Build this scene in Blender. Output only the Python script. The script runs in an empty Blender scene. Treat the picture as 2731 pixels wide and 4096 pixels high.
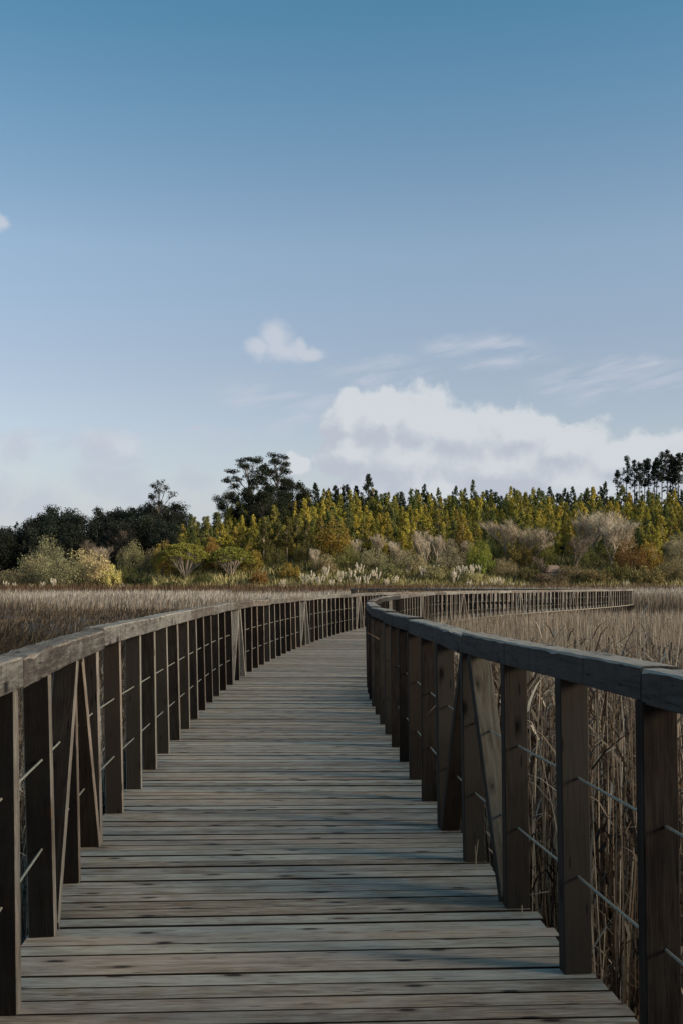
import bpy, bmesh, math, random
import numpy as np
from mathutils import Vector, Matrix, Euler

random.seed(7)
rng = np.random.default_rng(7)
scene = bpy.context.scene
COL = scene.collection
R = math.radians

# ------------------------------------------------------------------ camera
EYE = 1.455                      # metres above the deck
FPX = 4340.0                     # focal length in photo pixels (4096 high)
cam_d = bpy.data.cameras.new("camera")
cam = bpy.data.objects.new("camera", cam_d)
COL.objects.link(cam)
cam.location = (0, 0, EYE)
cam.rotation_euler = (R(90), 0, 0)
cam_d.sensor_fit = 'VERTICAL'
cam_d.sensor_height = 36.0
cam_d.sensor_width = 24.0
cam_d.lens = FPX / 4096 * 36.0
cam_d.shift_y = (2345 - 2048) / 4096
cam_d.clip_start = 0.05
cam_d.clip_end = 6000
scene.camera = cam

# ------------------------------------------------------------------ light, sky, exposure
SUN_EL, SUN_AZ = 21.0, 109.0      # degrees; azimuth clockwise from +Y (the view)
scene.view_settings.view_transform = 'Standard'
scene.view_settings.look = 'None'
EXPOSURE = 0.38
scene.view_settings.exposure = EXPOSURE
scene.view_settings.gamma = 1.0
scene.view_settings.use_curve_mapping = False

sun_d = bpy.data.lights.new("sun", 'SUN')
sun_d.energy = 5.0
sun_d.angle = R(15.0)
sun_d.color = (1.0, 0.89, 0.72)
sun = bpy.data.objects.new("sun", sun_d)
COL.objects.link(sun)
sdir = Vector((math.sin(R(SUN_AZ)) * math.cos(R(SUN_EL)), math.cos(R(SUN_AZ)) * math.cos(R(SUN_EL)), math.sin(R(SUN_EL))))
sun.rotation_euler = sdir.to_track_quat('Z', 'Y').to_euler()
sun.location = (30, 0, 40)


class NT:
    """small helper around a node tree"""
    def __init__(self, tree):
        self.t = tree
        self.n = tree.nodes
        self.l = tree.links

    def node(self, typ, **kw):
        nd = self.n.new(typ)
        for k, v in kw.items():
            setattr(nd, k, v)
        return nd

    def put(self, sock, v):
        if isinstance(v, bpy.types.NodeSocket):
            self.l.new(v, sock)
        elif isinstance(v, (tuple, list)) and len(v) == 3 and sock.type == 'RGBA':
            sock.default_value = (*v, 1)
        else:
            sock.default_value = v

    def math(self, op, a, b=0.0, c=0.0, clamp=False):
        nd = self.node('ShaderNodeMath', operation=op, use_clamp=clamp)
        self.put(nd.inputs[0], a)
        self.put(nd.inputs[1], b)
        self.put(nd.inputs[2], c)
        return nd.outputs[0]

    def vmath(self, op, a, b=(0, 0, 0)):
        nd = self.node('ShaderNodeVectorMath', operation=op)
        self.put(nd.inputs[0], a)
        if op == 'SCALE':
            self.put(nd.inputs['Scale'], b)
        else:
            self.put(nd.inputs[1], b)
        return nd.outputs['Value'] if op in ('LENGTH', 'DOT_PRODUCT') else nd.outputs[0]

    def mix(self, f, a, b, blend='MIX'):
        nd = self.node('ShaderNodeMix', data_type='RGBA', blend_type=blend)
        self.put(nd.inputs[0], f)
        self.put(nd.inputs[6], a)
        self.put(nd.inputs[7], b)
        return nd.outputs[2]

    def noise(self, vec, scale, detail=3.0, rough=0.5, dist=0.0, color=False):
        nd = self.node('ShaderNodeTexNoise')
        self.put(nd.inputs['Vector'], vec)
        nd.inputs['Scale'].default_value = scale
        nd.inputs['Detail'].default_value = detail
        nd.inputs['Roughness'].default_value = rough
        nd.inputs['Distortion'].default_value = dist
        return nd.outputs[1] if color else nd.outputs[0]

    def step(self, v, lo, hi, a=0.0, b=1.0):
        nd = self.node('ShaderNodeMapRange', interpolation_type='SMOOTHSTEP')
        self.put(nd.inputs[0], v)
        self.put(nd.inputs[1], lo)
        self.put(nd.inputs[2], hi)
        self.put(nd.inputs[3], a)
        self.put(nd.inputs[4], b)
        return nd.outputs[0]

    def ramp(self, f, stops):
        nd = self.node('ShaderNodeValToRGB')
        self.put(nd.inputs[0], f)
        cr = nd.color_ramp
        while len(cr.elements) < len(stops):
            cr.elements.new(0.5)
        for e, (p, c) in zip(cr.elements, stops):
            e.position = p
            e.color = (*c, 1)
        return nd.outputs[0]

    def xyz(self, v):
        nd = self.node('ShaderNodeSeparateXYZ')
        self.put(nd.inputs[0], v)
        return nd.outputs

    def comb(self, x, y, z):
        nd = self.node('ShaderNodeCombineXYZ')
        for i, v in enumerate((x, y, z)):
            self.put(nd.inputs[i], v)
        return nd.outputs[0]


def srgb(*c):
    return tuple(((v / 255) / 12.92 if v <= 10 else ((v / 255 + .055) / 1.055) ** 2.4) for v in c)


world = bpy.data.worlds.new("World")
scene.world = world
world.use_nodes = True
w = NT(world.node_tree)
w.n.clear()
out = w.node('ShaderNodeOutputWorld')
bg = w.node('ShaderNodeBackground')
w.l.new(bg.outputs[0], out.inputs[0])
SKY_STRENGTH = 0.15 / 2 ** EXPOSURE
bg.inputs[1].default_value = SKY_STRENGTH
sky = w.node('ShaderNodeTexSky', sky_type='NISHITA')
sky.sun_disc = False
sky.sun_elevation = R(SUN_EL)
sky.sun_rotation = R(SUN_AZ)
sky.air_density = 1.0
sky.dust_density = 0.6
sky.ozone_density = 1.5
gen = w.node('ShaderNodeTexCoord').outputs['Generated']
gx, gy, gz = w.xyz(gen)
az = w.math('ARCTAN2', gx, gy)
el = w.math('ARCSINE', gz)


def AE(px, py):
    """photo pixel -> azimuth, elevation (radians) of the sky there"""
    u, v = (px - 1365.5) / FPX, (2345 - py) / FPX
    return math.atan(u), math.atan(v / math.sqrt(1 + u * u))


# the sky of the photograph: a muted film blue; Nishita scaled by a soft colour balance with height
bal = w.ramp(w.math('MULTIPLY', el, 1.0 / 0.62, clamp=True),
             [(0.0, (0.98, 0.84, 0.86)), (0.31, (1.14, 0.94, 0.885)), (0.48, (1.21, 1.10, 1.01)), (0.78, (0.59, 0.96, 0.957)), (1.0, (0.45, 0.86, 0.90))])
base_sky = w.mix(1.0, sky.outputs[0], bal, 'MULTIPLY')

pos0 = w.comb(az, el, 0.0)
wn1 = w.noise(gen, 16.0, 3.0, 0.5, color=True)
wn2 = w.noise(w.vmath('ADD', gen, (4.2, 0.3, 1.1)), 48.0, 4.0, 0.6, color=True)
warp_ = w.vmath('ADD', w.vmath('SCALE', w.vmath('SUBTRACT', wn1, (0.5, 0.5, 0.5)), 0.055), w.vmath('SCALE', w.vmath('SUBTRACT', wn2, (0.5, 0.5, 0.5)), 0.030))
pos = w.vmath('ADD', pos0, warp_)
nz_big = w.noise(gen, 14.0, 7.0, 0.55)
nz_fine = w.noise(gen, 46.0, 6.0, 0.6)
nz_soft = w.noise(w.vmath('ADD', gen, (3.1, 1.7, 0.4)), 7.0, 4.0, 0.5)


def blob_field(blobs):
    d = None
    for (px, py, rx, ry) in blobs:
        a, e = AE(px, py)
        v = w.vmath('MULTIPLY', w.vmath('SUBTRACT', pos, (a, e, 0)), (FPX / rx, FPX / ry, 0))
        k = w.math('SUBTRACT', 1.0, w.vmath('LENGTH', v))
        d = k if d is None else w.math('SMOOTH_MAX', d, k, 0.12)
    return d


CUM = [(1390, 1700, 120, 130), (1530, 1680, 140, 130), (1700, 1690, 190, 160), (1860, 1740, 210, 140), (2080, 1720, 210, 120),
       (2270, 1780, 240, 130), (2520, 1850, 260, 140), (2740, 1860, 220, 160), (1400, 1830, 150, 130), (1650, 1850, 300, 200),
       (2000, 1880, 400, 190), (2400, 1960, 420, 160), (1215, 1850, 80, 60), (1750, 2000, 520, 120), (2300, 2030, 620, 120), (2750, 2000, 500, 150), (2950, 1850, 300, 170), (3300, 1930, 320, 150)]


def cloud_density(blobs, da, de, amp=0.75, amp2=0.32, wk=1.0):
    """density of a bank of cloud, looked up a little aside by (da, de) radians"""
    global pos
    keep = pos
    g2 = w.vmath('ADD', gen, (da, 0.0, de))
    a1 = w.noise(g2, 16.0, 3.0, 0.5, color=True)
    a2 = w.noise(w.vmath('ADD', g2, (4.2, 0.3, 1.1)), 48.0, 4.0, 0.6, color=True)
    wp = w.vmath('ADD', w.vmath('SCALE', w.vmath('SUBTRACT', a1, (0.5, 0.5, 0.5)), 0.055 * wk), w.vmath('SCALE', w.vmath('SUBTRACT', a2, (0.5, 0.5, 0.5)), 0.030 * wk))
    pos = w.vmath('ADD', w.vmath('ADD', pos0, (da, de, 0.0)), wp)
    d = blob_field(blobs)
    d = w.math('ADD', d, w.math('MULTIPLY', w.math('SUBTRACT', w.noise(g2, 14.0, 7.0, 0.55), 0.5), amp))
    d = w.math('ADD', d, w.math('MULTIPLY', w.math('SUBTRACT', w.noise(g2, 46.0, 6.0, 0.6), 0.5), amp2))
    pos = keep
    return d


cum = cloud_density(CUM, 0, 0)
cum_l = cloud_density(CUM, 0.010, 0.016)
lit_c = w.math('SUBTRACT', cum, cum_l)
m_cum = w.math('MULTIPLY', w.step(cum, -0.06, 0.26), w.step(el, 0.02, 0.10, 0.62, 0.92))

pos = w.vmath('ADD', pos0, w.vmath('SCALE', warp_, 0.6))
puff = blob_field([(1100, 1345, 95, 85), (1040, 1400, 90, 60), (1130, 1405, 120, 60), (1225, 1390, 100, 40), (0, 890, 60, 45),
                   (70, 1790, 130, 110), (450, 1810, 170, 110), (420, 1930, 220, 110), (160, 2010, 170, 100), (780, 1900, 120, 70),
                   (10, 1960, 130, 130), (-160, 1850, 160, 130), (560, 1980, 150, 80)])
puff = w.math('ADD', puff, w.math('MULTIPLY', w.math('SUBTRACT', nz_big, 0.5), 0.9))
puff = w.math('ADD', puff, w.math('MULTIPLY', w.math('SUBTRACT', nz_fine, 0.5), 0.25))
m_puff = w.math('MULTIPLY', w.step(puff, -0.02, 0.70), 0.62)

# thin high streaks, drawn out along a shallow slope
st_v = w.vmath('MULTIPLY', w.comb(w.math('ADD', az, w.math('MULTIPLY', el, 2.2)), w.math('SUBTRACT', el, w.math('MULTIPLY', az, 0.24)), 0.0), (9.0, 75.0, 1.0))
st_n = w.noise(st_v, 1.0, 5.0, 0.6, 0.4)
st_m = blob_field([(1120, 1580, 330, 100), (1480, 1490, 330, 90), (1950, 1400, 330, 80), (2450, 1510, 420, 110), (700, 1730, 520, 70), (2900, 1500, 300, 100), (300, 1760, 400, 60), (1250, 1690, 300, 50)])
m_st = w.math('MULTIPLY', w.math('MULTIPLY', w.step(st_n, 0.36, 0.70), w.step(st_m, 0.0, 0.6)), 0.8)
# fair-weather cumulus all round the horizon outside the frame too
far_n = w.noise(w.vmath('MULTIPLY', gen, (1, 1, 2.4)), 5.0, 7.0, 0.55)
ring = w.math('MULTIPLY', w.step(el, 0.0, 0.05), w.step(el, 0.20, 0.09))
out_m = w.step(w.math('ABSOLUTE', az), 0.55, 0.75)
m_far = w.math('MULTIPLY', w.math('MULTIPLY', w.step(far_n, 0.5, 0.62), ring), w.math('MULTIPLY', out_m, 0.8))

K = 1.0 / SKY_STRENGTH / 2 ** EXPOSURE
white = tuple(c * K for c in srgb(211, 216, 221))
lilac = tuple(c * K for c in srgb(187, 193, 205))
pale = tuple(c * K for c in srgb(190, 198, 212))
hor = tuple(c * K for c in srgb(184, 194, 209))
shade = w.noise(w.vmath('ADD', gen, (0.0, 0.0, 0.012)), 22.0, 6.0, 0.55)
shade = w.math('ADD', shade, w.math('MULTIPLY', w.math('SUBTRACT', el, 0.125), 3.0))
shade = w.math('ADD', shade, w.math('MULTIPLY', w.math('SUBTRACT', nz_soft, 0.5), 0.5))
c_cum = w.mix(w.step(w.math('ADD', lit_c, w.math('MULTIPLY', w.math('SUBTRACT', shade, 0.5), 0.7)), -0.40, 0.40), lilac, white)
c = w.mix(w.step(el, 0.17, 0.0, 0.0, 0.85), base_sky, hor)
c = w.mix(m_st, c, pale)
c = w.mix(m_far, c, pale)
c = w.mix(m_puff, c, w.mix(w.step(shade, 0.38, 0.66), tuple(x * K for x in srgb(189, 196, 209)), tuple(x * K for x in srgb(210, 213, 220))))
c = w.mix(m_cum, c, c_cum)
w.l.new(c, bg.inputs[0])


# ------------------------------------------------------------------ mesh helpers
def mesh_from(name, verts, faces, mats=None, attr=None, smooth=False):
    me = bpy.data.meshes.new(name)
    me.from_pydata([tuple(v) for v in verts], [], [tuple(f) for f in faces])
    if attr is not None:
        a = me.attributes.new('rnd', 'FLOAT', 'POINT')
        a.data.foreach_set('value', np.asarray(attr, dtype=np.float32))
    if mats:
        for m in (mats if isinstance(mats, (list, tuple)) else [mats]):
            me.materials.append(m)
    if smooth:
        me.polygons.foreach_set('use_smooth', [True] * len(me.polygons))
    me.update()
    return me


def mesh_tris(name, V, T, mat, rnd=None):
    """fast triangle mesh from numpy arrays"""
    me = bpy.data.meshes.new(name)
    n, t = len(V), len(T)
    me.vertices.add(n)
    me.vertices.foreach_set('co', np.ascontiguousarray(V, dtype=np.float32).ravel())
    me.loops.add(t * 3)
    me.loops.foreach_set('vertex_index', np.ascontiguousarray(T, dtype=np.int32).ravel())
    me.polygons.add(t)
    me.polygons.foreach_set('loop_start', np.arange(0, t * 3, 3, dtype=np.int32))
    me.polygons.foreach_set('loop_total', np.full(t, 3, dtype=np.int32))
    if rnd is not None:
        a = me.attributes.new('rnd', 'FLOAT', 'POINT')
        a.data.foreach_set('value', np.ascontiguousarray(rnd, dtype=np.float32))
    me.materials.append(mat)
    me.update(calc_edges=True)
    return me


def obj(name, me, parent=None, loc=None, rot=None, color=None):
    o = bpy.data.objects.new(name, me)
    COL.objects.link(o)
    if parent is not None:
        o.parent = parent
    if loc is not None:
        o.location = loc
    if rot is not None:
        o.rotation_euler = rot
    if color is not None:
        o.color = (*color, 1)
    return o


def thing(name, label, cat, loc=(0, 0, 0), rz=0.0, group=None, me=None):
    o = bpy.data.objects.new(name, me)
    COL.objects.link(o)
    o.location = loc
    o.rotation_euler = (0, 0, rz)
    o['label'] = label
    o['category'] = cat
    if group:
        o['group'] = group
    return o


def ribbons(base, length, width, lean, curve, droop, facing, nseg, rnd):
    """n tapering blades; returns verts, tris, per-vertex rnd. lean, curve: (n,2) horizontal offsets per metre of length"""
    n = len(base)
    t = np.linspace(0, 1, nseg + 1)
    side = np.stack([np.cos(facing), np.sin(facing)], 1)
    nv = 2 * nseg + 1
    V = np.zeros((n, nv, 3), dtype=np.float64)
    for k in range(nseg + 1):
        h = lean * t[k] + curve * t[k] ** 2
        cx = base[:, 0] + h[:, 0] * length
        cy = base[:, 1] + h[:, 1] * length
        cz = base[:, 2] + length * (t[k] - droop * t[k] ** 2)
        if k < nseg:
            wd = width * (1 - 0.55 * t[k]) * 0.5
            V[:, 2 * k, 0] = cx - side[:, 0] * wd
            V[:, 2 * k, 1] = cy - side[:, 1] * wd
            V[:, 2 * k, 2] = cz
            V[:, 2 * k + 1, 0] = cx + side[:, 0] * wd
            V[:, 2 * k + 1, 1] = cy + side[:, 1] * wd
            V[:, 2 * k + 1, 2] = cz
        else:
            V[:, nv - 1] = np.stack([cx, cy, cz], 1)
    tri = []
    for k in range(nseg - 1):
        a = 2 * k
        tri += [(a, a + 1, a + 3), (a, a + 3, a + 2)]
    a = 2 * (nseg - 1)
    tri.append((a, a + 1, a + 2))
    tri = np.array(tri)
    T = (tri[None] + (np.arange(n) * nv)[:, None, None]).reshape(-1, 3)
    return V.reshape(-1, 3), T, np.repeat(rnd, nv)


def merge(parts):
    Vs, Ts, Rs, off = [], [], [], 0
    for V, T, r in parts:
        Vs.append(V)
        Ts.append(T + off)
        Rs.append(r)
        off += len(V)
    return np.concatenate(Vs), np.concatenate(Ts), np.concatenate(Rs)


# value noise on the plane, for the lie of the land and patches of growth
_lat = rng.random((64, 64))


def vnoise(x, y, s):
    x, y = np.asarray(x, float) / s, np.asarray(y, float) / s
    xi, yi = np.floor(x).astype(int), np.floor(y).astype(int)
    fx, fy = x - xi, y - yi
    fx, fy = fx * fx * (3 - 2 * fx), fy * fy * (3 - 2 * fy)
    g = lambda a, b: _lat[a % 64, b % 64]
    return (g(xi, yi) * (1 - fx) + g(xi + 1, yi) * fx) * (1 - fy) + (g(xi, yi + 1) * (1 - fx) + g(xi + 1, yi + 1) * fx) * fy


def fbm(x, y, s):
    return vnoise(x, y, s) * .55 + vnoise(x + 17, y + 5, s / 2.1) * .3 + vnoise(x + 3, y + 31, s / 4.3) * .15


# ------------------------------------------------------------------ materials
def new_mat(name):
    m = bpy.data.materials.new(name)
    m.use_nodes = True
    t = NT(m.node_tree)
    t.n.clear()
    o = t.node('ShaderNodeOutputMaterial')
    b = t.node('ShaderNodeBsdfPrincipled')
    t.l.new(b.outputs[0], o.inputs[0])
    return m, t, b, o


def wood(name, axis, dark, mid, light, grey=0.6, moss=0.0, knots=1.0, rough=0.72, spec=0.3, streak=0.0, bump=0.6, fleck=0.0, vary=0.2):
    """weathered softwood; the grain runs along the object's own axis"""
    m, t, b, _ = new_mat(name)
    oi = t.node('ShaderNodeObjectInfo')
    rnd = oi.outputs['Random']
    tc = t.node('ShaderNodeTexCoord').outputs['Object']
    x, y, z = t.xyz(tc)
    along, a2, a3 = (x, y, z) if axis == 'X' else (z, x, y)
    off = t.math('MULTIPLY', rnd, 91.0)
    p = t.comb(t.math('ADD', along, off), t.math('ADD', a2, t.math('MULTIPLY', rnd, 13.7)), a3)
    r2 = t.math('FRACT', t.math('MULTIPLY', rnd, 17.31))
    r3 = t.math('FRACT', t.math('MULTIPLY', rnd, 53.7))
    # grain lines, broader tone streaks, cathedral figure
    warp = t.noise(t.vmath('MULTIPLY', p, (2.2, 7.0, 7.0)), 1.0, 2.0, 0.5)
    pw = t.vmath('ADD', p, t.comb(0.0, t.math('MULTIPLY', t.math('SUBTRACT', warp, 0.5), 0.05), 0.0))
    fine = t.noise(t.vmath('MULTIPLY', pw, (8.0, 105.0, 105.0)), 1.0, 5.0, 0.7)
    figure = t.noise(t.vmath('MULTIPLY', pw, (2.4, 40.0, 40.0)), 1.0, 3.0, 0.55, 0.6)
    tone = t.noise(t.vmath('MULTIPLY', p, (3.2, 11.0, 11.0)), 1.0, 3.0, 0.6)
    blotch = t.noise(t.vmath('ADD', p, (5.0, 2.0, 9.0)), 5.5, 4.0, 0.6)
    f = t.math('ADD', t.math('MULTIPLY', fine, 0.64), t.math('MULTIPLY', figure, 0.36))
    f = t.math('ADD', f, t.math('MULTIPLY', tone, 0.32))
    f = t.math('ADD', f, t.math('MULTIPLY', t.math('SUBTRACT', rnd, 0.5), vary))
    col = t.ramp(t.step(f, 0.40, 0.86), [(0.0, dark), (0.45, mid), (1.0, light)])
    # silvered patches
    sil = t.math('MULTIPLY', t.step(t.math('ADD', blotch, t.math('MULTIPLY', r2, 0.25)), 0.45, 0.80), grey)
    g = t.mix(t.step(f, 0.4, 0.9), tuple(0.55 * q for q in (light[0], light[0] * .90, light[0] * 0.74)), (light[0] * 1.10, light[0] * 1.0, light[0] * .82))
    col = t.mix(sil, col, g)
    # each piece its own warmth
    col = t.mix(t.math('MULTIPLY', t.step(r3, 0.35, 1.0), 0.55), col, t.mix(1.0, col, (1.02, 0.80, 0.70), 'MULTIPLY'))
    # knots
    kv = t.node('ShaderNodeTexVoronoi', feature='F1', voronoi_dimensions='2D' if axis == 'X' else '3D')
    kp = t.comb(t.math('ADD', along, off), t.math('ADD', t.math('ADD', a2, t.math('MULTIPLY', a3, 0.6)), t.math('MULTIPLY', rnd, 13.7)), 0.0) if axis == 'X' else p
    t.put(kv.inputs['Vector'], t.vmath('MULTIPLY', kp, (2.9, 9.0, 1.0) if axis == 'X' else (3.2, 8.5, 8.5)))
    kv.inputs['Scale'].default_value = 1.0
    kd = t.math('ADD', kv.outputs['Distance'], t.math('MULTIPLY', t.math('SUBTRACT', fine, 0.5), 0.16))
    kc = t.xyz(kv.outputs['Color'])[0]
    kk = t.math('MULTIPLY', t.step(kd, 0.115, 0.070), t.step(kc, 0.56, 0.60))
    halo = t.math('MULTIPLY', t.step(kd, 0.24, 0.09), t.step(kc, 0.56, 0.60))
    col = t.mix(t.math('MULTIPLY', halo, 0.55 * knots), col, tuple(q * 0.9 for q in dark))
    kcol = t.mix(t.step(t.xyz(kv.outputs['Color'])[1], 0.75, 0.8), tuple(q * 0.25 for q in dark), tuple(q * f_ for q, f_ in zip(mid, (1.0, .75, .5))))
    col = t.mix(t.math('MULTIPLY', kk, 0.95 * knots), col, kcol)
    # short splits and pits
    sv = t.node('ShaderNodeTexVoronoi', feature='F1')
    t.put(sv.inputs['Vector'], t.vmath('MULTIPLY', t.vmath('ADD', p, (7.0, 3.0, 1.0)), (6.5, 42.0, 42.0)))
    sv.inputs['Scale'].default_value = 1.0
    sk = t.math('MULTIPLY', t.step(sv.outputs['Distance'], 0.26, 0.12), t.step(t.xyz(sv.outputs['Color'])[0], 0.72, 0.76))
    col = t.mix(t.math('MULTIPLY', sk, 0.75), col, tuple(q * 0.4 for q in dark))
    # long drying cracks and dark soaked streaks
    crack = t.noise(t.vmath('MULTIPLY', pw, (1.3, 120.0, 120.0)), 1.0, 2.0, 0.5)
    ck = t.step(crack, 0.68, 0.74)
    col = t.mix(t.math('MULTIPLY', ck, 0.7), col, tuple(q * 0.3 for q in dark))
    soak = t.noise(t.vmath('MULTIPLY', t.vmath('ADD', p, (2.0, 7.0, 1.0)), (1.9, 18.0, 18.0)), 1.0, 4.0, 0.6)
    col = t.mix(t.math('MULTIPLY', t.step(soak, 0.62, 0.76), 0.5), col, tuple(q * 0.7 for q in dark))
    if streak > 0:      # runs of rain dirt down the side of a rail
        rv = t.noise(t.comb(t.math('MULTIPLY', t.math('ADD', along, off), 16.0), t.math('MULTIPLY', z, 1.5), 0.0), 1.0, 3.0, 0.6)
        col = t.mix(t.math('MULTIPLY', t.step(rv, 0.52, 0.70), streak), col, tuple(q * 0.55 for q in dark))
    if moss > 0:
        mv = t.noise(t.comb(t.math('MULTIPLY', t.math('ADD', along, off), 5.0), a2, t.math('MULTIPLY', a3, 3.0)), 1.0, 4.0, 0.6)
        col = t.mix(t.math('MULTIPLY', t.step(mv, 0.57, 0.75), moss), col, (0.055, 0.060, 0.018))
    if fleck > 0:       # pale lichen and droppings
        fv = t.noise(tc, 60.0, 3.0, 0.6)
        col = t.mix(t.math('MULTIPLY', t.step(fv, 0.73, 0.78), fleck), col, (0.35, 0.35, 0.32))
    t.put(b.inputs['Base Color'], col)
    t.put(b.inputs['Roughness'], t.math('ADD', rough - 0.1, t.math('MULTIPLY', fine, 0.25)))
    b.inputs['Specular IOR Level'].default_value = spec
    hgt = t.math('ADD', t.math('MULTIPLY', fine, 0.6), t.math('MULTIPLY', figure, 0.6))
    hgt = t.math('SUBTRACT', hgt, t.math('MULTIPLY', ck, 0.8))
    bp = t.node('ShaderNodeBump')
    bp.inputs['Strength'].default_value = bump
    bp.inputs['Distance'].default_value = 0.004
    t.put(bp.inputs['Height'], hgt)
    t.l.new(bp.outputs[0], b.inputs['Normal'])
    return m


M_deck = wood('deck_wood', 'X', (0.092, 0.054, 0.032), (0.255, 0.192, 0.125), (0.48, 0.40, 0.285), grey=0.5, fleck=0.5, rough=0.66, spec=0.2, vary=0.13)
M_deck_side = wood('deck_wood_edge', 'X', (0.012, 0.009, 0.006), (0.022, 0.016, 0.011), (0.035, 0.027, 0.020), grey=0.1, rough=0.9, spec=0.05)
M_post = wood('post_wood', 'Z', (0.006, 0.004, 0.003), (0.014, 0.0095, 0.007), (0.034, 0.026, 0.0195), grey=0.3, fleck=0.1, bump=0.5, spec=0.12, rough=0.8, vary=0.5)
M_post_pale = wood('post_wood_weathered_sunlit', 'Z', (0.07, 0.052, 0.038), (0.15, 0.122, 0.094), (0.28, 0.245, 0.20), grey=0.5, fleck=0.2, bump=0.5, spec=0.2)  # weathered edges, with the sun's brightness put into the paler colour
M_post_moss = wood('post_wood_mossy', 'Z', (0.022, 0.016, 0.010), (0.055, 0.044, 0.030), (0.105, 0.090, 0.066), grey=0.3, moss=0.6, fleck=0.4, bump=0.6, spec=0.15)
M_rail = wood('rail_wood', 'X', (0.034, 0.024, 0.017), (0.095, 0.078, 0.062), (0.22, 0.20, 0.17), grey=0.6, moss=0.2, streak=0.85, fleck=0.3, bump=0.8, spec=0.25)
M_rail_top = wood('rail_wood_lit_top', 'X', (0.085, 0.062, 0.044), (0.20, 0.165, 0.125), (0.36, 0.31, 0.24), grey=0.6, fleck=0.4, bump=0.9, spec=0.12, rough=0.8)  # rail tops: the light on them put into a paler weathered colour
M_rail_dark = wood('rail_wood_shaded', 'X', (0.013, 0.010, 0.008), (0.030, 0.026, 0.023), (0.060, 0.056, 0.050), grey=0.3, moss=0.45, streak=0.6, fleck=0.1, bump=0.8, spec=0.15, rough=0.8)  # right rail sides: their shade put into a darker wood colour, plus moss
M_beam = wood('beam_wood', 'X', (0.020, 0.015, 0.012), (0.04, 0.031, 0.025), (0.075, 0.062, 0.052), grey=0.3, spec=0.15)

M_rod, t, b, _ = new_mat('rod_steel')
nn = t.noise(t.node('ShaderNodeTexCoord').outputs['Object'], 90.0, 3.0)
t.put(b.inputs['Base Color'], t.ramp(nn, [(0.3, (0.15, 0.14, 0.10)), (0.7, (0.34, 0.32, 0.25))]))
b.inputs['Roughness'].default_value = 0.6
b.inputs['Metallic'].default_value = 0.2


def blade_mat(name, stops, transl=0.25, patch=None, scale=30.0):
    m, t, b, o = new_mat(name)
    at = t.node('ShaderNodeAttribute', attribute_name='rnd')
    v = at.outputs['Fac']
    if patch:
        g = t.node('ShaderNodeNewGeometry').outputs['Position']
        v = t.math('ADD', v, t.math('MULTIPLY', t.math('SUBTRACT', t.noise(g, patch[0], 3.0), 0.5), patch[1]))
    col = t.ramp(v, stops)
    t.put(b.inputs['Base Color'], col)
    b.inputs['Roughness'].default_value = 0.6
    b.inputs['Specular IOR Level'].default_value = 0.25
    tr = t.node('ShaderNodeBsdfTranslucent')
    t.put(tr.inputs[0], col)
    mx = t.node('ShaderNodeMixShader')
    mx.inputs[0].default_value = transl
    t.l.new(b.outputs[0], mx.inputs[1])
    t.l.new(tr.outputs[0], mx.inputs[2])
    t.l.new(mx.outputs[0], o.inputs[0])
    return m


M_reed = blade_mat('dry_reed', [(0.0, (0.026, 0.014, 0.007)), (0.45, (0.115, 0.070, 0.040)), (0.75, (0.34, 0.245, 0.155)), (1.0, (0.62, 0.51, 0.375))])
M_pale = blade_mat('pale_plume_reed', [(0.0, (0.055, 0.032, 0.016)), (0.35, (0.15, 0.108, 0.07)), (0.7, (0.35, 0.30, 0.24)), (1.0, (0.52, 0.465, 0.39))], patch=(0.05, 0.9))
M_grass = blade_mat('brown_marsh_grass', [(0.0, (0.018, 0.010, 0.005)), (0.45, (0.055, 0.037, 0.018)), (0.8, (0.15, 0.102, 0.054)), (1.0, (0.32, 0.245, 0.15))], patch=(0.13, 1.6))
M_russet = blade_mat('russet_sedge', [(0.0, (0.030, 0.015, 0.008)), (0.5, (0.085, 0.045, 0.020)), (1.0, (0.16, 0.10, 0.05))], patch=(0.05, 0.5))
M_plume = blade_mat('pampas_plume', [(0.0, (0.52, 0.44, 0.31)), (1.0, (0.80, 0.73, 0.60))], 0.3)


def foliage_mat(name, tint=None):
    m, t, b, o = new_mat(name)
    oi = t.node('ShaderNodeObjectInfo')
    at = t.node('ShaderNodeAttribute', attribute_name='rnd').outputs['Fac']
    hs = t.node('ShaderNodeHueSaturation')
    t.put(hs.inputs['Color'], t.node('ShaderNodeAttribute', attribute_name=tint).outputs['Color'] if tint else oi.outputs['Color'])
    t.put(hs.inputs['Hue'], t.math('ADD', 0.485, t.math('MULTIPLY', at, 0.03)))
    t.put(hs.inputs['Value'], t.math('ADD', 0.60, t.math('MULTIPLY', at, 0.8)))
    col = hs.outputs[0]
    t.put(b.inputs['Base Color'], col)
    b.inputs['Roughness'].default_value = 0.7
    b.inputs['Specular IOR Level'].default_value = 0.10
    tr = t.node('ShaderNodeBsdfTranslucent')
    t.put(tr.inputs[0], col)
    mx = t.node('ShaderNodeMixShader')
    mx.inputs[0].default_value = 0.24
    t.l.new(b.outputs[0], mx.inputs[1])
    t.l.new(tr.outputs[0], mx.inputs[2])
    t.l.new(mx.outputs[0], o.inputs[0])
    return m


M_leaf = foliage_mat('foliage')
M_leaf_far = foliage_mat('foliage_upper_rows', 'tint')
M_bark, t, b, _ = new_mat('bark')
oi = t.node('ShaderNodeObjectInfo')
bn = t.noise(t.vmath('MULTIPLY', t.node('ShaderNodeTexCoord').outputs['Object'], (6, 6, 1.2)), 1.0, 4.0)
t.put(b.inputs['Base Color'], t.mix(1.0, oi.outputs['Color'], t.ramp(bn, [(0.3, (0.55, 0.5, 0.45)), (0.7, (1.1, 1.08, 1.05))]), 'MULTIPLY'))
b.inputs['Roughness'].default_value = 0.85

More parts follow.
